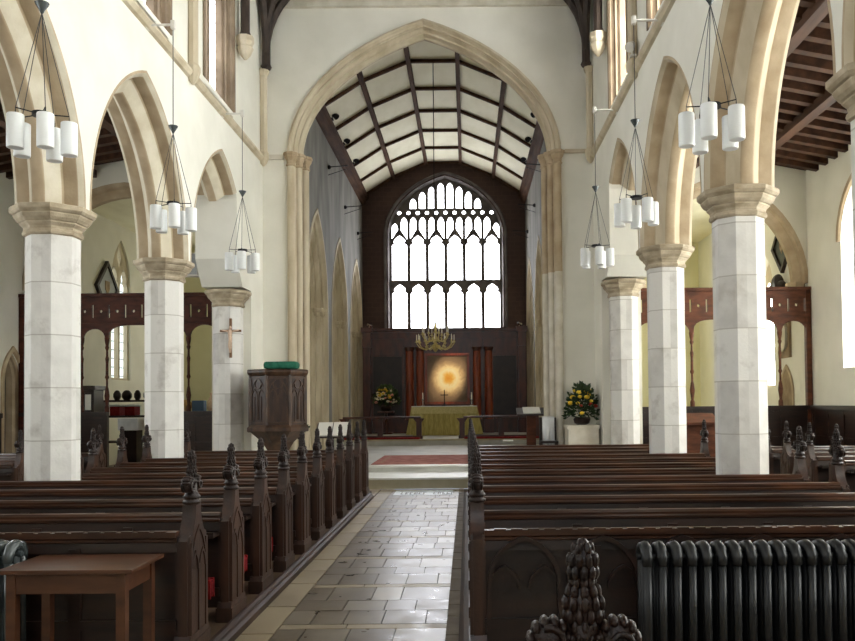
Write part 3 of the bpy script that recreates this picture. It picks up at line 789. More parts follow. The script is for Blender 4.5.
# ------------------------------------------------------------------ parclose screens
def screen(xa, xb, bal, mat, label, door=None):
    y = YA-.12; xc = (xa+xb)/2
    t = thing('parclose_screen', label, 'screen', (xc,y,0))
    fn = mapy(y)
    xs = [xa+.05]+bal+[xb-.05]
    low = []
    for p,q in zip(xs, xs[1:]):
        n = 12; a = (q-p)/2-.035; c = (p+q)/2; rise = min(.3, a*.95)
        ex = 2.2 if a < .4 else 3.2
        for i in range(n+1):
            w = -1+2*i/n
            u = math.copysign(abs(math.sin(w*PI/2)), w)
            low.append((c+a*u, 3.02+rise*(max(0,1-abs(u)**ex))**(1/ex)))
    outl = [(xb,3.95),(xa,3.95),(xa,3.0)]+low+[(xb,3.0)]
    holes = []
    x = xa+.16; k = 0
    while x < xb-.12:
        if k % 2 == 0: holes.append([(x-.02,3.48),(x+.02,3.48),(x+.02,3.76),(x-.02,3.76)])
        else: holes.append(circle(x,3.62,.035,8))
        x += .175; k += 1
    MB().plate(outl, holes, fn, -.03, .03).build('header', M[mat], t)
    MB().box(xa,xb,y-.09,y+.09,3.93,4.0).box(xa,xb,y-.05,y+.05,3.36,3.39).build('cornice', M[mat], t)
    pr = [(.05,1.46),(.05,1.56),(.03,1.6),(.04,1.7),(.055,1.8),(.035,1.95),(.022,2.0),(.022,2.15),(.045,2.2),(.03,2.25),(.028,2.5),(.04,2.6),(.024,2.66),(.022,2.78),(.045,2.84),(.03,2.88),(.05,2.98),(.055,3.05)]
    for b in bal: MB().lathe(pr, (b,y,0), 10).build('baluster', M[mat], t, True)
    for e in (xa+.05, xb-.05): MB().box(e-.055,e+.055,y-.06,y+.06,0,3.95).build('end_post', M[mat], t)
    spans = [(xa,xb)] if not door else [(xa,door[0]),(door[1],xb)]
    for p,q in spans:
        d = MB(); d.box(p,q,y-.03,y+.03,0,1.42); d.box(p,q,y-.07,y+.07,1.38,1.46)
        n = max(1,int((q-p)/.6)); w = (q-p)/n
        for i in range(n+1): d.box(max(p,p+i*w-.05),min(q,p+i*w+.05),y-.05,y-.03,.05,1.38)
        for z in (.08,.7,1.24): d.box(p,q,y-.048,y-.03,z,z+.1)
        d.build('dado', M['oak'], t)
    return t
screen(OL+.02, NL-.83, [-8.82,-8.26,-7.72,-6.5,-5.97,-5.55][:5], 'screen_wood', 'dark timber parclose screen with turned balusters closing the aisle beyond the pulpit side pillars', (-7.7,-6.52))
screen(NR+.83, OR-.02, [4.25,4.83,5.95,6.72], 'screen_red', 'reddish oak parclose screen with fretted header beside the lit outer window', None)

# ------------------------------------------------------------------ pews
def bench_end_mesh():
    pr = [(-.17,0),(.17,0),(.17,.71)]
    for i in range(1,9):
        t = i/8
        pr.append((.17-.125*math.sin(t*PI/2)**.9, .71+.21*(t**1.35)))
    pr += [(.045,.93),(-.045,.93)]
    L = []
    for i in range(8,0,-1):
        t = i/8; L.append((-.17+.125*math.sin(t*PI/2)**.9, .71+.21*(t**1.35)))
    pr += L+[(-.17,.71)]
    mb = MB(); mb.prism(pr, lambda u,z,d: Vector((d,u,z)), -.042, .042)
    es = [e for e in mb.bm.edges if abs(e.verts[0].co.x-e.verts[1].co.x) < 1e-6]
    bmesh.ops.bevel(mb.bm, geom=es, offset=.014, segments=2, affect='EDGES')
    # carved face: sunk tracery drawn as ribs on both sides, moulded foot
    for sx in (-1,1):
        xa, xb = (.04,.05) if sx > 0 else (-.05,-.04)
        mb.box(xa,xb,-.155,-.125,.14,.7); mb.box(xa,xb,.125,.155,.14,.7); mb.box(xa,xb,-.012,.012,.14,.55)
        for c in (-.068,.068):
            mb.sweep(arch2(c,.056,.52,.11,6), rect_prof(.018,xa,xb), lambda u,z,d: Vector((d,u,z)))
        mb.sweep(arch2(0,.13,.54,.24,8), rect_prof(.02,xa,xb), lambda u,z,d: Vector((d,u,z)))
    mb.box(-.058,.058,-.19,.19,0,.10); mb.prism([(-.19,.10),(.19,.10),(.17,.14),(-.17,.14)], lambda u,z,d: Vector((d,u,z)), -.05, .05)
    # small crockets on the shoulder edges
    for z,y,r in ((.78,.125,.02),(.71,.168,.024),(.62,.176,.018),(.40,.176,.018)): mb.ball((0,y,z),r*1.1,r,r*1.3,8,6,.15,4)
    return mb.mesh('bench_end', M['oak_end'], True)
def poppy_mesh():
    mb = MB()
    mb.lathe([(.045,.915),(.056,.925),(.056,.94),(.044,.945),(.046,.955),(.056,.965),(.044,.98),(.034,1.0),(.032,1.06),(.024,1.1)], n=12)
    for s in (-1,1):
        # scrolled lobe with a coiled leaf on both faces
        mb.ball((0,s*.07,1.042),.034,.043,.05,20,12,.06,9)
        for e in (-1,1):
            sp = []
            for k in range(15):
                t = k/14; a = s*(1.2+t*7.5); r = .037*(1-t)+.006*t
                sp.append((e*(.026+.012*t), s*.07+r*math.cos(a), 1.042+r*1.1*math.sin(a)))
            mb.tube(sp, [.009-.004*k/14 for k in range(15)], 6)
        for k in range(6):
            a = s*(.3+k*.5) if s > 0 else PI-(.3+k*.5)
            mb.ball((0, s*.07+.040*math.cos(a), 1.042+.046*math.sin(a)), .03,.011,.013, 8, 6)
    mb.ball((0,0,1.11),.026,.038,.055,16,10,.1,6); mb.ball((0,0,1.205),.022,.028,.042,16,10,.1,6); mb.ball((0,0,1.236),.014,.016,.022,10,6,.2,5)
    # overlapping leaf scales up the stem
    for q,(z,ry,rx,n) in enumerate(((1.075,.027,.024,8),(1.10,.036,.026,10),(1.125,.038,.026,10),(1.148,.030,.022,9),(1.168,.021,.018,8),(1.188,.026,.021,9),(1.212,.027,.021,9),(1.234,.017,.014,6))):
        for k in range(n):
            a = 2*PI*(k+.5*(q%2))/n
            mb.ball((rx*math.cos(a), ry*math.sin(a), z), .0075, .0085, .016, 7, 6)
    for k in range(5): mb.ball((.026, -.026+.013*k, 1.058), .009,.007,.008, 6, 5); mb.ball((-.026, -.026+.013*k, 1.058), .009,.007,.008, 6, 5)
    return mb.mesh('poppyhead', M['oak_pop'], 'all')
END, POP = bench_end_mesh(), poppy_mesh()
cacheP = {}
def pew_meshes(L, dentil=False, tracery=False):
    k = (round(L,3), dentil, tracery)
    if k in cacheP: return cacheP[k]
    R = {}
    xa, xb = .04, L-.04
    b = MB(); b.prism([(-.16,.10),(-.135,.10),(-.10,.73),(-.125,.73)], lambda u,z,d: Vector((d,u,z)), xa, xb)
    for z in (.18,.645): b.prism([(-.175+.02*(z-.1)/.7,z),(-.14,z),(-.14,z+.06),(-.175+.03*(z-.1)/.7,z+.06)], lambda u,z,d: Vector((d,u,z)), xa, xb)
    n = max(2,int(L/.62))
    for i in range(1,n):
        x = xa+(xb-xa)*i/n; b.box(x-.035,x+.035,-.172,-.14,.12,.67)
    R['backrest'] = b.mesh('backrest', M['oak'])
    r = MB(); r.prism([(-.15,.70),(-.165,.71),(-.165,.725),(-.15,.735),(-.15,.75),(-.135,.765),(-.11,.77),(-.085,.76),(-.075,.74),(-.085,.715),(-.10,.70)], lambda u,z,d: Vector((d,u,z)), xa, xb)
    if dentil:
        x = xa+.06
        while x < xb-.04:
            r.box(x,x+.07,-.176,-.15,.768,.776); x += .1
        r.prism([(-.176,.735),(-.15,.735),(-.15,.769),(-.176,.769)], lambda u,z,d: Vector((d,u,z)), xa, xb)
    R['top_rail'] = r.mesh('top_rail', M['oak_rail'])
    s = MB(); s.box(xa,xb,-.13,.22,.40,.435,.006); R['seat'] = s.mesh('seat', M['oak'])
    l = MB(); l.box(xa,xb,-.30,-.14,.61,.63,.004); l.box(xa,xb,-.30,-.285,.63,.65)
    if not dentil: R['book_ledge'] = l.mesh('book_ledge', M['oak'])
    if tracery:
        t = MB(); w = .42; n = int((xb-xa)/w); w = (xb-xa)/n
        for i in range(n):
            c = xa+w*(i+.5); fn = lambda u,z,d: Vector((u,d,z))
            t.sweep([(c-w/2+.02,.16)]+arch2(c,w/2-.03,.46,.26,8)+[(c+w/2-.02,.16)], rect_prof(.025,-.20,-.165), fn)
            for q in (-.25,.25): t.sweep(arch2(c+q*w,w/4-.03,.42,.13,6), rect_prof(.016,-.19,-.165), fn)
        R['tracery'] = t.mesh('tracery', M['oak'])
    cacheP[k] = R; return R
def pew(xa, xb, y, label, group, z=.06, abut=False, **kw):
    """runs from xa to xb at row y; the backrest is on the near side"""
    x0, x1 = min(xa,xb), max(xa,xb)
    t = thing('pew', label, 'pew', (x0,y,z), group)
    for n,me in pew_meshes(x1-x0, **kw).items(): inst(n, me, t)
    for x in ((0, x1-x0) if not abut else ((0,) if abs(x1-xa) > 1e-6 else (x1-x0,))):
        e = inst('bench_end', END, t, (x,0,0)); inst('poppyhead', POP, e)
    return t
LROW = [5.15+.86*k for k in range(11)]
for k,y in enumerate(LROW):
    xo = -5.5 if k < 5 else -4.7
    if k in (1,5,9): xo = -4.4
    pew(-1.73, xo, y, 'dark oak pew on the pulpit side of the aisle, %s row from the small table' % ORD[k], 'pews on the pulpit side', dentil=(k==0), abut=k in (1,5,9))
RROW = [5.12+.86*k for k in range(12)]
for k,y in enumerate(RROW):
    xo = 3.46
    if k in (1,5,9): xo = 2.83
    pew(.055, xo, y, 'dark oak pew on the radiator side of the aisle, %s row from the radiator' % ORD[k], 'pews on the radiator side', dentil=(k==0), tracery=(k==0), abut=k in (1,5,9))
for k,y in enumerate([12.03,12.89,13.75,14.61]):
    pew(-6.55, -9.3, y, 'oak side-aisle pew behind the pulpit side pillars, %s row from the camera' % ORD[k], 'pews in the pulpit side aisle', z=0)
for k,y in enumerate([10.26,11.12,12.0,12.86,13.72,14.58]):
    pew(5.0, 7.2, y, 'oak side-aisle pew by the outer wall panelling past the pillars, %s row from the camera' % ORD[k], 'pews in the radiator side aisle', z=0)
# sideways stall whose carved end faces the camera at the bottom of the view
t = thing('stall', 'nearest carved bench end with scrolled poppyhead in front of the radiator', 'pew', (.235,1.7,.06))
e = inst('bench_end', END, t, (0,0,0), PI/2); inst('poppyhead', POP, e)
e = inst('bench_end', END, t, (0,-1.25,0), PI/2); inst('poppyhead', POP, e); 
for n,me in pew_meshes(1.25).items():
    if n == 'book_ledge': continue
    inst(n, me, t, (0,0,0), -PI/2)
# the far end of this stall is outside the view
for o in list(t.children):
    if o.name.startswith('bench_end') and o.location.y < -1:
        for ch in list(o.children): bpy.data.objects.remove(ch)
        bpy.data.objects.remove(o)

# red hassocks in the pew mouths
hm = MB(); hm.box(-.12,.12,-.05,.05,.20,.33,.025); HM = hm.mesh('hassock', M['red_cloth'], True)
hs = MB()
for z in (-.042,.042): hs.sweep([(-.11,.21),(.11,.21),(.11,.32),(-.11,.32)], rect_prof(.02,z-.008,z+.008), lambda u,v,d: Vector((u,d,v)), True)
HS = hs.mesh('piping', M['red_kneel'])
HK = MB().tube([(0,.0,.32),(0,.02,.42),(0,.09,.50),(0,.12,.50)], .006, 6).mesh('hook', M['brass'])
for k in range(9):
    y = LROW[k]+.55
    t = thing('hassock', 'red kneeling hassock hung in the %s gap between pulpit side pew ends' % ORD[k], 'hassock', (-1.90,y+.02,.06), 'red hassocks between the pews')
    inst('cushion', HM, t); inst('piping', HS, t); inst('hook', HK, t)

# little card on the last pew
tag(MB().box(.62,.80,14.40,14.44,.905,.93,).build('card', M['paper']), 'small white card lying on the top rail of the farthest radiator side pew', 'card')

# ------------------------------------------------------------------ radiators
def radiator(x0, n, y, mat, label):
    H = .80; p = .081
    t = thing('radiator', label, 'radiator', (x0,y,0))
    sec = MB()
    for yy in (-.07,.0,.07):
        sec.tube([(0,yy,.10),(0,yy,H-.07)], .026, 8)
    sec.tube([(0,-.078,H-.10),(0,-.075,H-.055),(0,-.05,H-.02),(0,0,H-.008),(0,.05,H-.02),(0,.075,H-.055),(0,.078,H-.10)], [.027,.032,.034,.034,.034,.032,.027], 10)
    sec.tube([(0,-.08,.14),(0,-.06,.09),(0,.06,.09),(0,.08,.14)], .036, 8)
    me = sec.mesh('section', mat, 'all')
    for i in range(n): inst('section', me, t, (p*(i+.5),0,0))
    MB().tube([(x0,y,.12),(x0+n*p,y,.12)], .02, 8).tube([(x0,y,H-.06),(x0+n*p,y,H-.06)], .02, 8).build('header_pipe', mat, t)
    for xx in (.04,n*p-.04): MB().box(x0+xx-.03,x0+xx+.03,y-.09,y+.09,0,.07).build('foot', mat, t)
radiator(.93, 32, 4.55, M['radiator'], 'long dark cast iron column radiator in front of the nearest pew back')
radiator(-2.60-.081*18, 18, 4.80, M['rad_grey'], 'grey cast iron radiator whose rounded end shows behind the small table')

# small table
t = thing('side_table', 'small brown wooden table standing behind the last pulpit side pew', 'table', (-2.16,4.63,0))
MB().box(-2.53,-1.80,4.40,4.87,.70,.722,.004).build('tabletop', M['table_wood'], t)
for x in (-2.46,-1.87):
    for y in (4.45,4.82): MB().box(x-.025,x+.025,y-.025,y+.025,0,.70).build('leg', M['table_wood'], t)
MB().box(-2.44,-1.89,4.432,4.452,.59,.70).box(-2.44,-1.89,4.818,4.838,.59,.70).box(-2.475,-2.455,4.47,4.8,.59,.70).box(-1.875,-1.855,4.47,4.8,.59,.70).build('apron', M['table_wood'], t)
tag(MB().box(-2.44,-1.89,5.02-.04,5.03-.04,.12,.70).build('panel_skirt', M['oak']) , 'dark board behind the small table', 'board') if False else None

# ------------------------------------------------------------------ pulpit
px, py = -3.7, 16.05
t = thing('pulpit', 'carved dark oak octagonal pulpit beside the chancel arch', 'pulpit', (px,py,.2))
def oc(r): return r/math.cos(PI/8)
MB().lathe([(oc(r),z) for r,z in ((.50,1.12),(.52,1.14),(.52,2.18),(.50,2.2))], (px,py,0), 8, PI/8+.22).build('body', M['oak_end'], t)
MB().lathe([(oc(r),z) for r,z in ((.54,2.13),(.56,2.16),(.575,2.2),(.575,2.24),(.56,2.26))], (px,py,0), 8, PI/8+.22).build('cornice', M['pulpit_oak'], t)
MB().lathe([(oc(r),z) for r,z in ((.56,1.06),(.58,1.08),(.58,1.14),(.54,1.2))], (px,py,0), 8, PI/8+.22).build('base_moulding', M['pulpit_oak'], t)
MB().lathe([(oc(r),z) for r,z in ((.20,.2),(.20,.28),(.13,.32),(.12,.55),(.16,.62),(.30,.86),(.52,1.06))], (px,py,0), 8, PI/8+.22).build('stem', M['pulpit_oak'], t)
for i in range(8):
    a = PI/8+.22+i*PI/4; r = oc(.52)
    MB().tube([(px+r*math.cos(a),py+r*math.sin(a),1.14),(px+r*math.cos(a),py+r*math.sin(a),2.16)], .035, 6).build('corner_post', M['pulpit_oak'], t)
    b = .22+i*PI/4; ca, sa = math.cos(b), math.sin(b)
    fn = lambda u,z,d,ca=ca,sa=sa: Vector((px+ca*(.52+d)-sa*u, py+sa*(.52+d)+ca*u, z))
    hw = .52*math.tan(PI/8)-.035
    m = MB()
    m.sweep([(-hw,1.24),(hw,1.24),(hw,2.1),(-hw,2.1)], rect_prof(.03,0,.02), fn, True)
    for q in (-.5,.5):
        m.sweep([(q*hw-hw*.42,1.3)]+arch2(q*hw,hw*.42,1.72,.16,6)+[(q*hw+hw*.42,1.3)], rect_prof(.016,0,.018), fn)
        m.sweep([(q*hw,1.25),(q*hw,1.74)], rect_prof(.012,0,.015), fn)
    m.sweep(circle(0,1.98,hw*.5,12), rect_prof(.02,0,.02), fn, True)
    m.sweep(arch2(0,hw*.95,1.8,.28,8), rect_prof(.018,0,.018), fn)
    m.build('tracery_panel', M['pulpit_oak'], t)
cu = MB().box(-3.84,-3.2,15.42,15.74,2.262,2.40,.05).build('cushion', M['green'], None, True)
tag(cu, 'green velvet cushion on the pulpit desk edge', 'cushion')

# crucifix on pillar
t = thing('crucifix', 'wooden crucifix with painted figure fixed to the stone pillar', 'crucifix', (XL+.02,16.5-.33,2.55))
y = 16.5-.29
cxx = XL+.13
t.location = (cxx,y,2.55)
MB().box(cxx-.025,cxx+.025,y-.02,y+.018,2.52,3.30,.006).box(cxx-.21,cxx+.21,y-.02,y+.015,3.03,3.075,.006).build('cross', M['cross_wood'], t)
c = MB()
c.tube([(cxx,y-.045,3.10),(cxx,y-.05,3.03),(cxx,y-.048,2.95),(cxx+.005,y-.045,2.88),(cxx+.008,y-.045,2.82)], [.022,.042,.036,.034,.03], 10)
for s in (-1,1):
    c.tube([(cxx,y-.045,3.02),(cxx+s*.07,y-.045,3.045),(cxx+s*.17,y-.03,3.07)], [.018,.015,.011], 8)
    c.tube([(cxx+s*.012,y-.045,2.85),(cxx+s*.018,y-.06,2.75),(cxx+s*.006,y-.035,2.62)], [.022,.018,.012], 8)
c.ball((cxx+.008,y-.055,3.115),.026,.028,.034,10,8)
c.build('figure', M['corpus'], t, 'all')

# ------------------------------------------------------------------ pendant lamps
LR = .24
def lamp(x, y, zr, label, wall, start):
    t = thing('pendant_lamp', label, 'lamp', (x,y,zr), 'five-shade pendant lamps')
    MB().tube([(x,y,zr+1.06),(x,y,6.80)], .006, 6).build('cord', M['wire'], t)
    MB().lathe([(.01,.97),(.025,1.0),(.062,1.06),(.066,1.075),(.02,1.08)], (x,y,zr), 14).build('rose', M['rad_grey'], t, True)
    r = MB()
    r.lathe([(.075,-.02),(.085,-.02),(.085,.015),(.075,.015)], (x,y,zr), 20)
    for i in range(5):
        a = start+i*2*PI/5
        r.tube([(x+.08*math.cos(a),y+.08*math.sin(a),zr),(x+LR*math.cos(a),y+LR*math.sin(a),zr),(x+LR*math.cos(a),y+LR*math.sin(a),zr-.06)], .006, 6)
    r.build('ring', M['black_iron'], t)
    for i in range(5):
        a = start+i*2*PI/5; sx, sy = x+LR*math.cos(a), y+LR*math.sin(a)
        MB().tube([(x,y,zr+.98),(sx,sy,zr)], .004, 5).build('suspension_wire', M['wire'], t)
        MB().lathe([(.03,-.06),(.072,-.065),(.076,-.075),(.076,-.37),(.072,-.38),(.03,-.377)], (sx,sy,zr), 20).build('shade', M['opal'], t, True)
    # bracket arm
    s = 1 if x < 0 else -1
    b = thing('lamp_bracket', label.replace('pendant lamp','iron bracket carrying the pendant lamp') if False else 'white metal wall bracket holding the cord of the %s' % wall, 'bracket', (x,y,6.87), 'lamp brackets')
    wxx = NL if x < 0 else NR
    MB().tube([(wxx,y,6.87),(x-s*.04,y,6.87),(x+s*.02,y,6.87)], .018, 8).build('arm', M['white_metal'], b)
    MB().box(x-.03,x+.03,y-.03,y+.03,6.81,6.93,.01).build('pulley', M['white_metal'], b)
    MB().box(min(wxx,wxx+s*.02),max(wxx,wxx+s*.02),y-.06,y+.06,6.81,6.95).build('wall_plate', M['white_metal'], b)
LX, RX = -4.03, 2.36
for y,la,lb in ((7.75,'nearest','nearest lamp'),(11.25,'middle','middle lamp'),(14.75,'farthest','farthest lamp')):
    lamp(LX, y, 4.38, '%s cluster of five white cylinder lamps hanging along the pulpit side arcade' % la, lb+' on the pulpit side', math.radians(-82+27)+(y-7.75)*.3)
    lamp(RX, y, 4.40, '%s cluster of five white cylinder lamps hanging along the radiator side arcade' % la, lb+' on the radiator side', math.radians(-97-17)+(y-7.75)*.25)

# clerestory spotlight
t = thing('spotlight', 'small white spotlight on the string course high above the radiator side', 'spotlight', (NR-.1,12.9,7.05))
MB().box(NR-.13,NR-.03,12.84,12.96,7.05,7.08).build('base', M['white_metal'], t)
MB().tube([(NR-.09,12.9,7.08),(NR-.12,12.88,7.2)], .015, 6).build('stem', M['white_metal'], t)
MB().tube([(NR-.08,12.95,7.28),(NR-.16,12.78,7.16)], [.05,.08], 12).build('head', M['white_metal'], t)

# loudspeaker on the pier
t = thing('loudspeaker', 'grey box loudspeaker on the wall above the timber screen', 'loudspeaker', (-6.0,17.55,4.35))
MB().box(-6.12,-5.72,17.45,17.69,4.35,4.85,.01).build('cabinet', M['white_metal'], t)
MB().box(-6.09,-5.75,17.435,17.452,4.38,4.82).build('grille', M['grey_panel'], t)

# ------------------------------------------------------------------ sanctuary furniture
# reredos
ry = 29.55
t = thing('reredos', 'dark mahogany panelled reredos beneath the great window', 'reredos', (CX,ry,.5))
MB().box(CL+.05,CR-.05,ry,ry+.4,.5,3.95).build('backing', M['reredos'], t)
m = MB(); m.box(CL+.02,CR-.02,ry-.12,ry+.42,4.12,4.2); m.box(CL+.02,CR-.02,ry-.2,ry+.42,4.2,4.27); m.box(CL+.05,CR-.05,ry-.06,ry+.4,3.9,4.12)
m.build('cornice', M['reredos'], t)
for x in (CL+.22, CR-.22):
    m = MB(); m.box(x-.12,x+.12,ry-.2,ry,.95,3.75); m.box(x-.17,x+.17,ry-.26,ry,.5,.95); m.box(x-.15,x+.15,ry-.23,ry,.95,1.05)
    m.box(x-.16,x+.16,ry-.25,ry,3.6,3.9); m.box(x-.2,x+.2,ry-.3,ry,4.12,4.3); m.box(x-.14,x+.14,ry-.24,ry,3.9,4.12)
    m.build('end_pilaster', M['reredos'], t)
for x in (-2.06,-1.68,.36,.78):
    m = MB(); m.lathe([(.16,.98),(.18,1.0),(.15,1.06),(.15,1.1),(.145,3.1),(.13,3.45)], (x,ry-.06,0), 14); col_ = m.build('column', M['reredos_red'], t, True)
    MB().box(x-.18,x+.18,ry-.24,ry,.5,.98).build('pedestal', M['reredos'], t)
    MB().lathe([(.135,3.44),(.17,3.5),(.19,3.58)], (x,ry-.06,0), 14).box(x-.19,x+.19,ry-.22,ry,3.58,3.9).build('capital', M['reredos'], t)  # capital in the darker mahogany: spotlight falloff put into the colour
for xa,xb in ((-3.42,-2.3),(.92,1.82)):
    MB().box(xa,xb,ry-.03,ry,1.1,3.3).build('text_panel', M['reredos_dark'], t)
    fr_ = MB(); fr_.sweep([(xa,1.1),(xb,1.1),(xb,3.3),(xa,3.3)], rect_prof(.08,-.06,0), mapy(ry), True); fr_.build('panel_frame', M['reredos'], t)
MB().box(-1.56,.12,ry-.03,ry,.9,3.4).build('centre_panel', M['reredos'], t)
# painting
pcx, pcz = -.70, 2.45
t = thing('painting', 'glowing golden sun disc painting hung behind the altar', 'painting', (pcx,ry-.08,1.55))
M['painting'] = painting_mat(.04, .90)
MB().box(-1.44,.02,ry-.075,ry-.04,1.62,3.28).build('canvas', M['painting'], t)
MB().sweep([(-1.47,1.57),(.05,1.57),(.05,3.32),(-1.47,3.32)], rect_prof(.09,-.11,-.035), mapy(ry), True).build('frame', M['reredos_red'], t)

# altar
ay0, ay1, ax0, ax1 = 27.2, 28.1, -1.82, .30
t = thing('altar', 'altar dressed with a gold-green frontal', 'altar', ((ax0+ax1)/2,27.6,.5))
MB().box(ax0,ax1,ay0,ay1,.5,1.44).build('body', M['gold_cloth'], t)
fr_ = MB(); n = 40
pts = [(ax0+.05+(ax1-ax0-.1)*i/n, ay0-.03-.016*math.sin(i*1.9)) for i in range(n+1)]
for (xa,ya),(xb,yb) in zip(pts,pts[1:]):
    q = [fr_.bm.verts.new(p) for p in ((xa,ya,.53),(xb,yb,.53),(xb,ay0-.02,1.25),(xa,ay0-.02,1.25))]; fr_.bm.faces.new(q)
fr_.build('frontal', M['gold_cloth'], t, 'all')
MB().box(ax0-.02,ax1+.02,ay0-.05,ay1,1.22,1.45,.01).build('superfrontal', M['gold_band'], t)
MB().box(ax0-.03,ax1+.03,ay0-.055,ay1+.02,1.45,1.475,.006).build('altar_cloth', M['white_cloth'], t)
for s,x in ((-1,ax0),(1,ax1)):
    d = MB(); d.prism([(x,1.45),(x+s*.03,1.45),(x+s*.22,.53),(x,.53)], mapy(0), ay0+.02, ay1-.1); d.build('side_drape', M['gold_cloth'], t)
t = thing('altar_cross', 'slender dark cross standing on the altar', 'cross', (-.77,27.75,1.475))
MB().box(-.785,-.755,27.735,27.765,1.55,2.02).box(-.90,-.64,27.735,27.765,1.83,1.86).build('cross', M['black_iron'], t)
MB().lathe([(.09,1.475),(.09,1.5),(.05,1.52),(.025,1.56)], (-.77,27.75,0), 10).build('foot', M['black_iron'], t)
for x,l in ((-1.5,'beside the flowers end of the altar'),(.15,'at the altar end opposite the flowers')):
    t = thing('candlestick', 'silver candlestick with white candle %s' % l, 'candlestick', (x,27.75,1.475), 'altar candlesticks')
    MB().lathe([(.07,1.475),(.07,1.49),(.02,1.52),(.018,1.6),(.03,1.62),(.015,1.66),(.045,1.7),(.045,1.71)], (x,27.75,0), 10).build('stick', M['chrome'], t, True)
    MB().lathe([(.02,1.71),(.02,1.93)], (x,27.75,0), 8).build('candle', M['candle'], t)
# altar rails + kneelers
yr = 24.75
for xa,xb,posts,l in ((-3.75,-1.40,(-3.7,-2.63,-1.46),'pulpit side'),(-.12,2.15,(-.16,1.02,2.1),'radiator side')):
    t = thing('altar_rail', 'dark oak altar rail section on the %s of the chancel' % l, 'rail', ((xa+xb)/2,yr,.5), 'altar rails')
    MB().box(xa,xb,yr-.09,yr+.09,1.12,1.18,.012).build('handrail', M['reredos'], t)
    MB().box(xa,xb,yr-.04,yr+.04,.54,.60).build('bottom_rail', M['reredos'], t)
    for x in posts:
        MB().box(x-.08,x+.08,yr-.06,yr+.06,.5,1.12).box(x-.11,x+.11,yr-.08,yr+.08,.5,.6).prism([(x-.08,1.0),(x+.08,1.0),(x+.17,1.12),(x-.17,1.12)], mapy(yr), -.04, .04).build('post', M['reredos'], t)
    k = MB().box(xa+.02,xb-.02,yr-.36,yr-.12,.505,.56,.02).build('kneeler', M['red_kneel'])
    tag(k, 'long red kneeler laid before the altar rail on the %s' % l, 'kneeler', 'altar rail kneelers')
# carpet
cp = MB().box(-2.0,.42,17.0,19.8,.322,.334).build('carpet', M['carpet'])
tag(cp, 'faded red patterned carpet on the chancel floor', 'carpet')
MB().box(-1.86,.28,17.2,17.26,.333,.3355).box(-1.86,.28,19.5,19.56,.333,.3355).box(-1.86,-1.80,17.2,19.56,.333,.3355).box(.22,.28,17.2,19.56,.333,.3355).build('border', M['carpet_edge'], cp)

# flowers
def bouquet(loc, rx, rz, leafm, cols, seed, label, n_leaf=220, n_fl=26, droop=0, stand=None):
    rnd = random.Random(seed)
    t = thing('flower_arrangement', label, 'flowers', loc)
    lf = MB(); x,y,z = loc
    for i in range(n_leaf):
        a = rnd.uniform(0,2*PI); el = rnd.uniform(-.25,1)*PI/2; r = rnd.uniform(.45,1.05)
        d = Vector((math.cos(a)*math.cos(el), math.sin(a)*math.cos(el), math.sin(el)))
        p = Vector((x+rx*r*d.x, y+rx*.8*r*d.y, z+rz*(.35+.65*r*d.z)))
        L = rnd.uniform(.07,.15); w = L*.32
        t1 = (d+Vector((rnd.uniform(-.6,.6),rnd.uniform(-.6,.6),rnd.uniform(-.3,.6)))).normalized(); sd = t1.cross(Vector((rnd.random(),rnd.random(),rnd.random()+.1))).normalized()
        nn = t1.cross(sd)*L*.12
        vs = [lf.bm.verts.new(q) for q in (p, p+t1*L*.5+sd*w, p+t1*L, p+t1*L*.5-sd*w, p+t1*L*.5+nn)]
        for q in ((0,1,4),(1,2,4),(2,3,4),(3,0,4)): lf.bm.faces.new([vs[k] for k in q])
    for i in range(14):
        a = rnd.uniform(0,2*PI); r = rnd.uniform(.2,.8); h = rnd.uniform(.7,1.2)
        lf.tube([(x,y,z),(x+rx*r*math.cos(a)*.5,y+rx*r*math.sin(a)*.5,z+rz*h*.6),(x+rx*r*math.cos(a),y+rx*r*math.sin(a),z+rz*h)], .005, 4)
    lf.build('foliage', leafm, t)
    for i in range(n_fl):
        a = rnd.uniform(PI,2*PI); el = rnd.uniform(-.15,.85)*PI/2; r = rnd.uniform(.8,1.02)
        p = (x+rx*r*math.cos(a)*math.cos(el), y+rx*.8*r*math.sin(a)*math.cos(el), z+rz*(.35+.62*r*math.sin(el)))
        s = rnd.uniform(.035,.06)
        MB().ball(p, s, s, s*.8, 10, 6, .2, 5).build('blossom', M[rnd.choice(cols)], t, 'all')
    return t
bx_, by_ = -2.86, 28.9
t = thing('flower_stand', 'dark wooden stand under the flowers by the reredos', 'stand', (bx_,by_,.5))
MB().box(bx_-.28,bx_+.28,by_-.28,by_+.28,1.25,1.31,.01).build('top', M['reredos'], t)
MB().lathe([(.07,.56),(.05,.8),(.07,1.0),(.05,1.25)], (bx_,by_,0), 10).build('stem', M['reredos'], t, True)
MB().box(bx_-.22,bx_+.22,by_-.22,by_+.22,.5,.56).build('base', M['reredos'], t)
f1 = bouquet((bx_,by_,1.44), .44, .72, M['leaf'], ['fl_white','fl_white','fl_pink','fl_yellow'], 3, 'pale flower arrangement on a stand by the reredos', 520, 46)
MB().lathe([(.12,1.31),(.18,1.36),(.2,1.46),(.16,1.5)], (bx_,by_,0), 14).build('bowl', M['dark_thing'], f1, True)
fx, fy = 2.40, 17.2
t = thing('stone_pedestal', 'square pale stone block under the dark flower arrangement', 'pedestal', (fx,fy,.2))
MB().box(fx-.33,fx+.31,fy-.3,fy+.3,.2,1.06,.015).build('block', M['stone_pale'], t)
MB().box(fx-.35,fx+.33,fy-.32,fy+.32,1.02,1.10,.01).build('slab', M['stone_pale'], t)
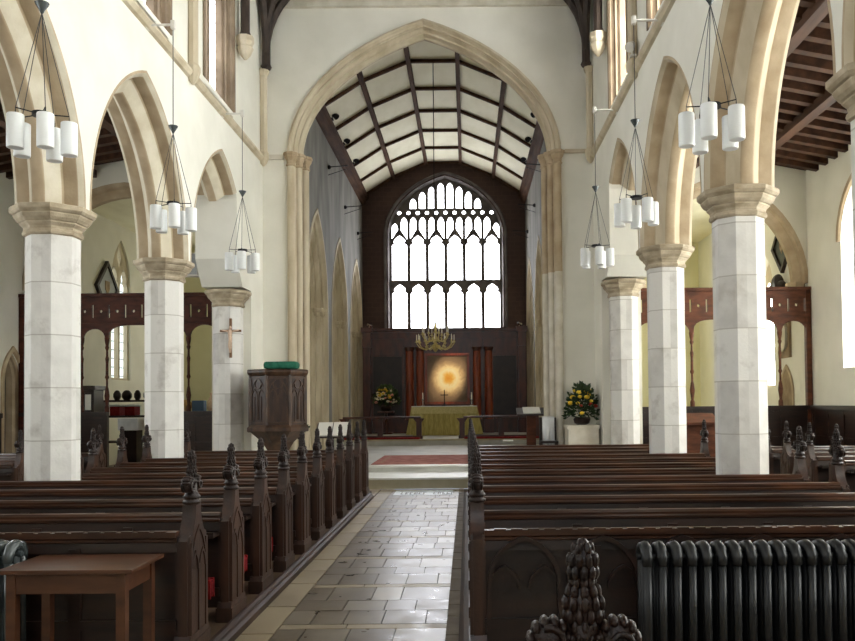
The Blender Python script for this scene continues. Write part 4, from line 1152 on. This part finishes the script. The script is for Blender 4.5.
f2 = bouquet((fx,fy,1.16), .32, .74, M['leaf_dark'], ['fl_yellow','fl_yellow','fl_red'], 9, 'dark leafy arrangement with yellow flowers on a stone pedestal', 480, 16)
MB().lathe([(.1,1.10),(.16,1.14),(.18,1.22),(.14,1.26)], (fx,fy,0), 14).build('bowl', M['dark_thing'], f2, True)

# chandelier
hx, hy, hz = -.8, 21.0, 2.95
t = thing('chandelier', 'brass candle chandelier hanging on a chain before the altar', 'chandelier', (hx,hy,hz))
MB().tube([(hx,hy,hz+.75),(hx,hy,10.4)], .012, 6).build('chain', M['black_iron'], t)
MB().lathe([(.015,-.06),(.05,-.02),(.10,.06),(.05,.14),(.035,.18),(.06,.22),(.035,.28),(.03,.4),(.055,.44),(.03,.5),(.05,.58),(.03,.64),(.015,.76)], (hx,hy,hz), 14).build('stem', M['brass'], t, True)
for tier,(n,R,z0) in enumerate(((12,.48,.14),(8,.34,.34))):
    for i in range(n):
        a = 2*PI*i/n+tier*.3; ca, sa = math.cos(a), math.sin(a)
        pts = [(hx+ca*R*q, hy+sa*R*q, hz+z0+zz) for q,zz in ((.1,0),(.3,-.10),(.6,-.14),(.85,-.08),(1,.02),(1,.05))]
        m = MB(); m.tube(pts, .012, 6); m.lathe([(.015,.04),(.045,.05),(.05,.06),(.02,.065),(.022,.1)], (hx+ca*R,hy+sa*R,hz+z0), 10)
        m.tube([(hx+ca*R*.5,hy+sa*R*.5,hz+z0-.13),(hx+ca*R*.55,hy+sa*R*.55,hz+z0-.06),(hx+ca*R*.42,hy+sa*R*.42,hz+z0-.03)], .008, 5)
        arm = m.build('arm', M['brass'], t, True)
        MB().lathe([(.012,.08),(.012,.23),(.004,.25)], (hx+ca*R,hy+sa*R,hz+z0), 8).build('candle', M['candle'], arm)

# reading desk & surplice, music stand
dx, dy = 1.42, 18.3
t = thing('reading_desk', 'wooden reading desk with white book near the arch opposite the pulpit', 'lectern', (dx,dy,.32))
MB().box(dx-.1,dx+.1,dy-.08,dy+.08,.32,1.30).build('pillar', M['screen_red'], t)
MB().box(dx-.22,dx+.22,dy-.2,dy+.2,.32,.42,.01).build('base', M['screen_red'], t)
MB().prism([(dy-.22,1.28),(dy+.22,1.42),(dy+.22,1.46),(dy-.22,1.32)], lambda u,z,d: Vector((d,u,z)), dx-.32, dx+.36).build('desktop', M['oak'], t)
bk = MB().prism([(dy-.18,1.335),(dy+.18,1.45),(dy+.18,1.475),(dy-.18,1.36)], lambda u,z,d: Vector((d,u,z)), dx-.18, dx+.2).build('open_book', M['paper'])
tag(bk, 'white open book lying on the reading desk', 'book')
t = thing('draped_chair', 'chair hung with a white cloth beside the stone arch shaft', 'chair', (1.72,17.45,.32))
for sx in (-.16,.16):
    for sy in (-.16,.16): MB().box(1.72+sx-.02,1.72+sx+.02,17.45+sy-.02,17.45+sy+.02,.32,.74).build('leg', M['oak'], t)
MB().box(1.53,1.91,17.26,17.64,.72,.76).build('seat', M['oak'], t)
MB().box(1.54,1.90,17.58,17.62,.76,1.25).build('backrest', M['oak'], t)
cl = MB(); n = 14
g = []
for i in range(n+1):
    u = i/n; x = 1.60+.26*u; w = .02*math.sin(u*22)
    g.append([cl.bm.verts.new(p) for p in ((x,17.52+w,.66),(x,17.545+w*.7,1.0),(x,17.56,1.24),(x,17.60,1.275),(x,17.64,1.24),(x,17.66+w,.95))])
for a,b in zip(g,g[1:]):
    for j in range(5): cl.bm.faces.new((a[j],b[j],b[j+1],a[j+1]))
tag(cl.build('white_cloth', M['white_cloth'], None, 'all'), 'white cloth hung over the chair back beside the arch shaft', 'cloth')
sx, sy = -2.95, 18.0
t = thing('book_stand', 'slim stand with sloping tray behind the pulpit side pew ends', 'stand', (sx,sy,.32))
MB().box(sx-.2,sx+.2,sy-.14,sy+.14,.32,.36).build('base', M['oak'], t)
MB().tube([(sx,sy,.34),(sx,sy,.98)], .025, 8).build('stem', M['oak'], t)
MB().prism([(sy-.16,.86),(sy+.16,1.16),(sy+.17,1.14),(sy-.14,.84)], lambda u,z,d: Vector((d,u,z)), sx-.36, sx+.36).build('tray', M['oak'], t)
bk = MB()
for s in (-1,1): bk.prism([(sy-.18,.885),(sy+.12,1.165),(sy+.10,1.185),(sy-.2,.905)], lambda u,z,d: Vector((d,u,z)), sx+s*.165-.155, sx+s*.165+.155)
tag(bk.build('open_book', M['paper']), 'large open white book on the slim stand by the pulpit', 'book')
f3 = bouquet((-3.55,17.35,.98), .16, .2, M['leaf_dark'], ['fl_red','fl_red','fl_pink'], 5, 'small bunch of red flowers between the pulpit and the book stand', 60, 8)
MB().lathe([(.07,.32),(.09,.34),(.02,.4),(.02,.84),(.06,.88),(.07,.98),(.05,1.0)], (-3.55,17.35,0), 12).build('tall_vase', M['dark_thing'], f3, True)

# iron brackets and spotlights on the chancel walls
for X0,s,side in ((CL,1,'pulpit side'),(CR,-1,'radiator side')):
    for k,(y,z) in enumerate(((22.6,8.15),(25.6,7.75),(28.6,7.55))):
        t = thing('iron_bracket', '%s black iron bracket from the nave high on the %s chancel wall' % (ORD[k],side), 'bracket', (X0,y,z), 'iron brackets on the chancel walls')
        MB().tube([(X0-s*.02,y,z),(X0+s*.55,y,z+.04)], .014, 6).tube([(X0-s*.02,y+.02,z-.22),(X0+s*.5,y+.02,z-.05)], .008, 6).build('arm', M['black_iron'], t)
        MB().ball((X0+s*.03,y,z),.06,.05,.06,10,6).build('boss', M['black_iron'], t)
    for k,y in enumerate((21.9,24.0,26.0)):
        t = thing('spotlight', '%s black spotlight from the nave on the %s chancel wall plate' % (ORD[k],side), 'spotlight', (X0+s*.3,y,9.24), 'chancel spotlights')
        x = X0+s*.22
        MB().box(x-.05,x+.05,y-.05,y+.05,9.22,9.26).build('base', M['black_iron'], t)
        MB().tube([(x,y,9.26),(x+s*.05,y,9.36)], .015, 6).build('stem', M['black_iron'], t)
        MB().tube([(x+s*.0,y-.1,9.40),(x+s*.13,y+.1,9.34)], [.05,.085], 10).build('head', M['black_iron'], t)
for x,l in ((CL+.3,'flowers end'),(CR-.3,'reading desk end')):
    t = thing('spotlight', 'small bright spotlight on the reredos cornice at the %s' % l, 'spotlight', (x,ry-.1,4.3), 'reredos spotlights')
    MB().tube([(x,ry-.1,4.305),(x,ry-.1,4.38)], .015, 6).build('stem', M['white_metal'], t)
    MB().tube([(x-.05,ry-.14,4.42),(x+.06,ry-.02,4.38)], [.05,.07], 10).build('head', M['chrome'], t)
cable = None

# ------------------------------------------------------------------ things in the side chapels
def hatchment(X0, s, y, z, r, fm, pm, label):
    t = thing('hatchment', label, 'hatchment', (X0,y,z))
    fn = mapx(X0,-s)
    dia = [(y,z-r),(y+r*.92,z),(y,z+r),(y-r*.92,z)]
    MB().prism(dia, fn, .0, .05).build('panel', pm, t)
    MB().sweep(dia, rect_prof(.09,.0,.09), fn, True).build('frame', fm, t)
    MB().prism([(y-.2*r,z+.28*r),(y+.2*r,z+.28*r),(y+.2*r,z-.02*r),(y,z-.3*r),(y-.2*r,z-.02*r)], fn, .05, .065).build('shield', M['stone_brown'], t)
hatchment(OL, -1, 21.75, 4.72, .66, M['dark_thing'], M['grey_panel'], 'pale diamond hatchment in dark frame beside the narrow chapel window')
hatchment(OR, 1, 19.0, 5.15, .56, M['dark_thing'], noise_mat('dark_green_panel', (48,52,44), (70,74,62), .5, (6,6,6)), 'dark diamond hatchment on the chapel wall over the red oak screen')
# monument with oval tablet
t = thing('wall_mounted_monument', 'stone wall monument with oval tablet seen through the red oak screen', 'monument', (OR,18.95,2.6))
fn = mapx(OR,-1)
MB().prism([(18.65,2.55),(19.3,2.55),(19.3,3.55),(18.65,3.55)], fn, 0, .06).build('slab', M['stone_brown'], t)
MB().prism([(18.97+.24*math.cos(i*PI/10),3.05+.36*math.sin(i*PI/10)) for i in range(20)], fn, .05, .11).build('oval_tablet', M['stone_pale'], t)
MB().lathe([(.05,3.55),(.2,3.62),(.22,3.7),(.08,3.75)], (OR-.23,18.97,0), 10).build('bracket', M['stone_brown'], t)
t = thing('wall_mounted_trophy', 'dark carved trophy resting over the red screen below the diamond hatchment', 'sculpture', (OR-.15,18.9,4.0))
MB().prism([(18.6,4.0),(19.35,4.0),(19.35,4.12),(18.6,4.12)], fn, 0, .28).build('ledge', M['stone_pale'], t)
MB().ball((OR-.16,18.97,4.3),.13,.17,.2,12,8,.12,5).ball((OR-.16,18.75,4.22),.1,.12,.1,10,6,.15,4).ball((OR-.16,19.2,4.22),.1,.12,.1,10,6,.15,4).build('carving', M['dark_thing'], t, True)
d2 = struct('door_2', MB().sweep([(18.62,0)]+arch2(18.95,.33,1.7,.6,8)+[(19.28,0)], [(-.08,-.03),(0,-.03),(.03,.02),(-.08,.02)], mapx(OR,1)), M['stone'])
MB().prism([(19.28,0),(18.62,0)]+arch2(18.95,.33,1.7,.6,8), mapx(OR,-1), .0, .012).build('door_leaf', M['stone_brown'], d2)

# upright organ-like cabinet, bookcase, cloth-covered stand
t = thing('upright_cabinet', 'tall dark cabinet beside the chapel screen with a white sheet on it', 'cabinet', (-9.0,18.75,0))
MB().box(-9.5,-8.42,18.5,19.0,0,1.95,.01).build('carcass', M['dark_thing'], t)
MB().box(-9.54,-8.38,18.46,19.04,1.95,2.05,.01).build('cornice', M['dark_thing'], t)
MB().box(-9.45,-8.5,18.478,18.5,1.45,1.88).build('front_panel', M['oak'], t)
tag(MB().box(-8.60,-8.47,18.455,18.475,1.5,1.85).build('paper_sheet', M['paper']), 'white paper sheet propped on the dark cabinet front', 'paper')
t = thing('bookcase', 'low dark shelf along the chapel wall holding red boxes and pots', 'shelf', (-8.2,20.3,0))
for z in (0.05,.68,1.30,1.68): MB().box(-9.0,-7.4,20.0,20.5,z,z+.05).build('shelf', M['dark_thing'], t)
for x in (-9.0,-7.45): MB().box(x,x+.05,20.0,20.5,0,1.73).build('side_panel', M['dark_thing'], t)
for x,l in ((-8.62,'nearer the cabinet'),(-8.25,'nearer the pillar')):
    t = thing('red_box', 'red box with dark lid on the chapel shelf, %s' % l, 'box', (x,20.2,1.35), 'red boxes on the chapel shelf')
    MB().box(x-.12,x+.12,20.05,20.4,1.35,1.57,.01).build('body', M['red_kneel'], t)
    MB().box(x-.125,x+.125,20.04,20.41,1.57,1.62,.01).build('lid', M['white_cloth'], t)
for k,(x,r) in enumerate(((-8.62,.09),(-8.38,.12),(-8.12,.08),(-7.85,.12))):
    m = MB(); m.lathe([(r*.6,1.73),(r,1.8),(r,1.88),(r*.6,1.95),(r*.3,1.97)], (x,20.2,0), 12)
    tag(m.build('pot', M['dark_thing'], None, True), 'dark rounded pot on the chapel shelf top, %s from the cabinet' % ORD[k], 'pot', 'pots on the chapel shelf')
t = thing('draped_stand', 'stand draped in white cloth in the screen doorway', 'table', (-8.0,18.95,0))
MB().box(-8.0,-7.62,18.9,19.25,0,1.25).build('pedestal', M['dark_thing'], t)
MB().box(-8.04,-7.58,18.86,19.29,1.02,1.30,.01).build('cloth', M['white_cloth'], t)
t = thing('wooden_box', 'small light oak box on legs beside the white draped stand', 'box', (-7.35,19.2,0))
MB().box(-7.5,-7.2,19.05,19.35,.95,1.28,.01).build('box', M['gold_wood'], t)
for x in (-7.47,-7.23):
    for y in (19.08,19.32): MB().box(x-.02,x+.02,y-.02,y+.02,0,.95).build('leg', M['gold_wood'], t)
t = thing('cupboard', 'dark cupboard against the chapel end wall behind the crucifix pillar', 'cupboard', (-8.3,24.6,0))
MB().box(-8.9,-7.4,24.3,24.9,0,1.4,.01).build('carcass', M['dark_thing'], t)
for x in (-8.88,-8.13): MB().box(x,x+.71,24.28,24.3,.1,1.33).build('door', M['oak'], t)
tag(MB().box(-8.2,-7.85,24.42,24.7,1.4,1.72,.01).build('box', M['blue']), 'blue box on the chapel cupboard', 'box')
tag(MB().lathe([(.1,1.4),(.16,1.5),(.14,1.7),(.06,1.85),(.08,1.95)], (-7.65,24.6,0), 12).build('vase', M['corpus'], None, True), 'pinkish vase on the chapel cupboard beside the blue box', 'vase')
tag(MB().ball((-8.5,24.6,1.58),.24,.16,.18,12,8,.15,5).build('basket', M['gold_wood'], None, True), 'light straw basket on the chapel cupboard', 'basket')
# wooden prayer desk beyond the pillar on the radiator side
t = thing('prayer_desk', 'brown wooden desk standing between the two far radiator side pillars', 'desk', (4.6,16.6,0))
MB().box(4.25,4.95,16.4,16.7,0,1.1,.01).build('body', M['screen_red'], t)
MB().prism([(16.3,1.1),(16.75,1.28),(16.75,1.33),(16.3,1.15)], lambda u,z,d: Vector((d,u,z)), 4.2, 5.0).build('sloping_top', M['screen_red'], t)

# ------------------------------------------------------------------ lamps, world, camera
sp = bpy.data.lights.new('reredos_spot', 'SPOT'); sp.energy = 2600; sp.spot_size = math.radians(9.5); sp.spot_blend = .6; sp.color = (1,.78,.5); sp.shadow_soft_size = .08
so = bpy.data.objects.new('reredos_spot', sp); C.objects.link(so); so.location = (CR-.5,24.0,9.1)
so.rotation_euler = (Vector((-.7,ry,2.4))-Vector(so.location)).to_track_quat('-Z','Y').to_euler()

W = bpy.data.worlds.new('World'); bpy.context.scene.world = W; W.use_nodes = True
W.node_tree.nodes['Background'].inputs['Color'].default_value = (.75,.85,1,1); W.node_tree.nodes['Background'].inputs['Strength'].default_value = .5

cam = bpy.data.cameras.new('camera'); co = bpy.data.objects.new('camera', cam); C.objects.link(co)
co.location = (0,0,1.6)
F = 820; PITCH = math.radians(1.4); ROLL = math.radians(.55)
cam.sensor_width = 36; cam.lens = F/855*36
co.matrix_world = Matrix.Translation((0,0,1.6)) @ Matrix.Rotation(PI/2+PITCH,4,'X') @ Matrix.Rotation(-ROLL,4,'Z')
cam.shift_x = -(467-427.5)/855; cam.shift_y = (402-F*math.tan(PITCH)-320.5)/855
cam.clip_start = .05; cam.clip_end = 200
S = bpy.context.scene; S.camera = co
S.view_settings.view_transform = 'Standard'; S.view_settings.look = 'None'; S.view_settings.gamma = 1; S.view_settings.exposure = .32
S.view_settings.use_curve_mapping = False
S.cycles.use_denoising = True; S.cycles.max_bounces = 10; S.cycles.diffuse_bounces = 6; S.cycles.glossy_bounces = 4
S.cycles.sample_clamp_indirect = 8
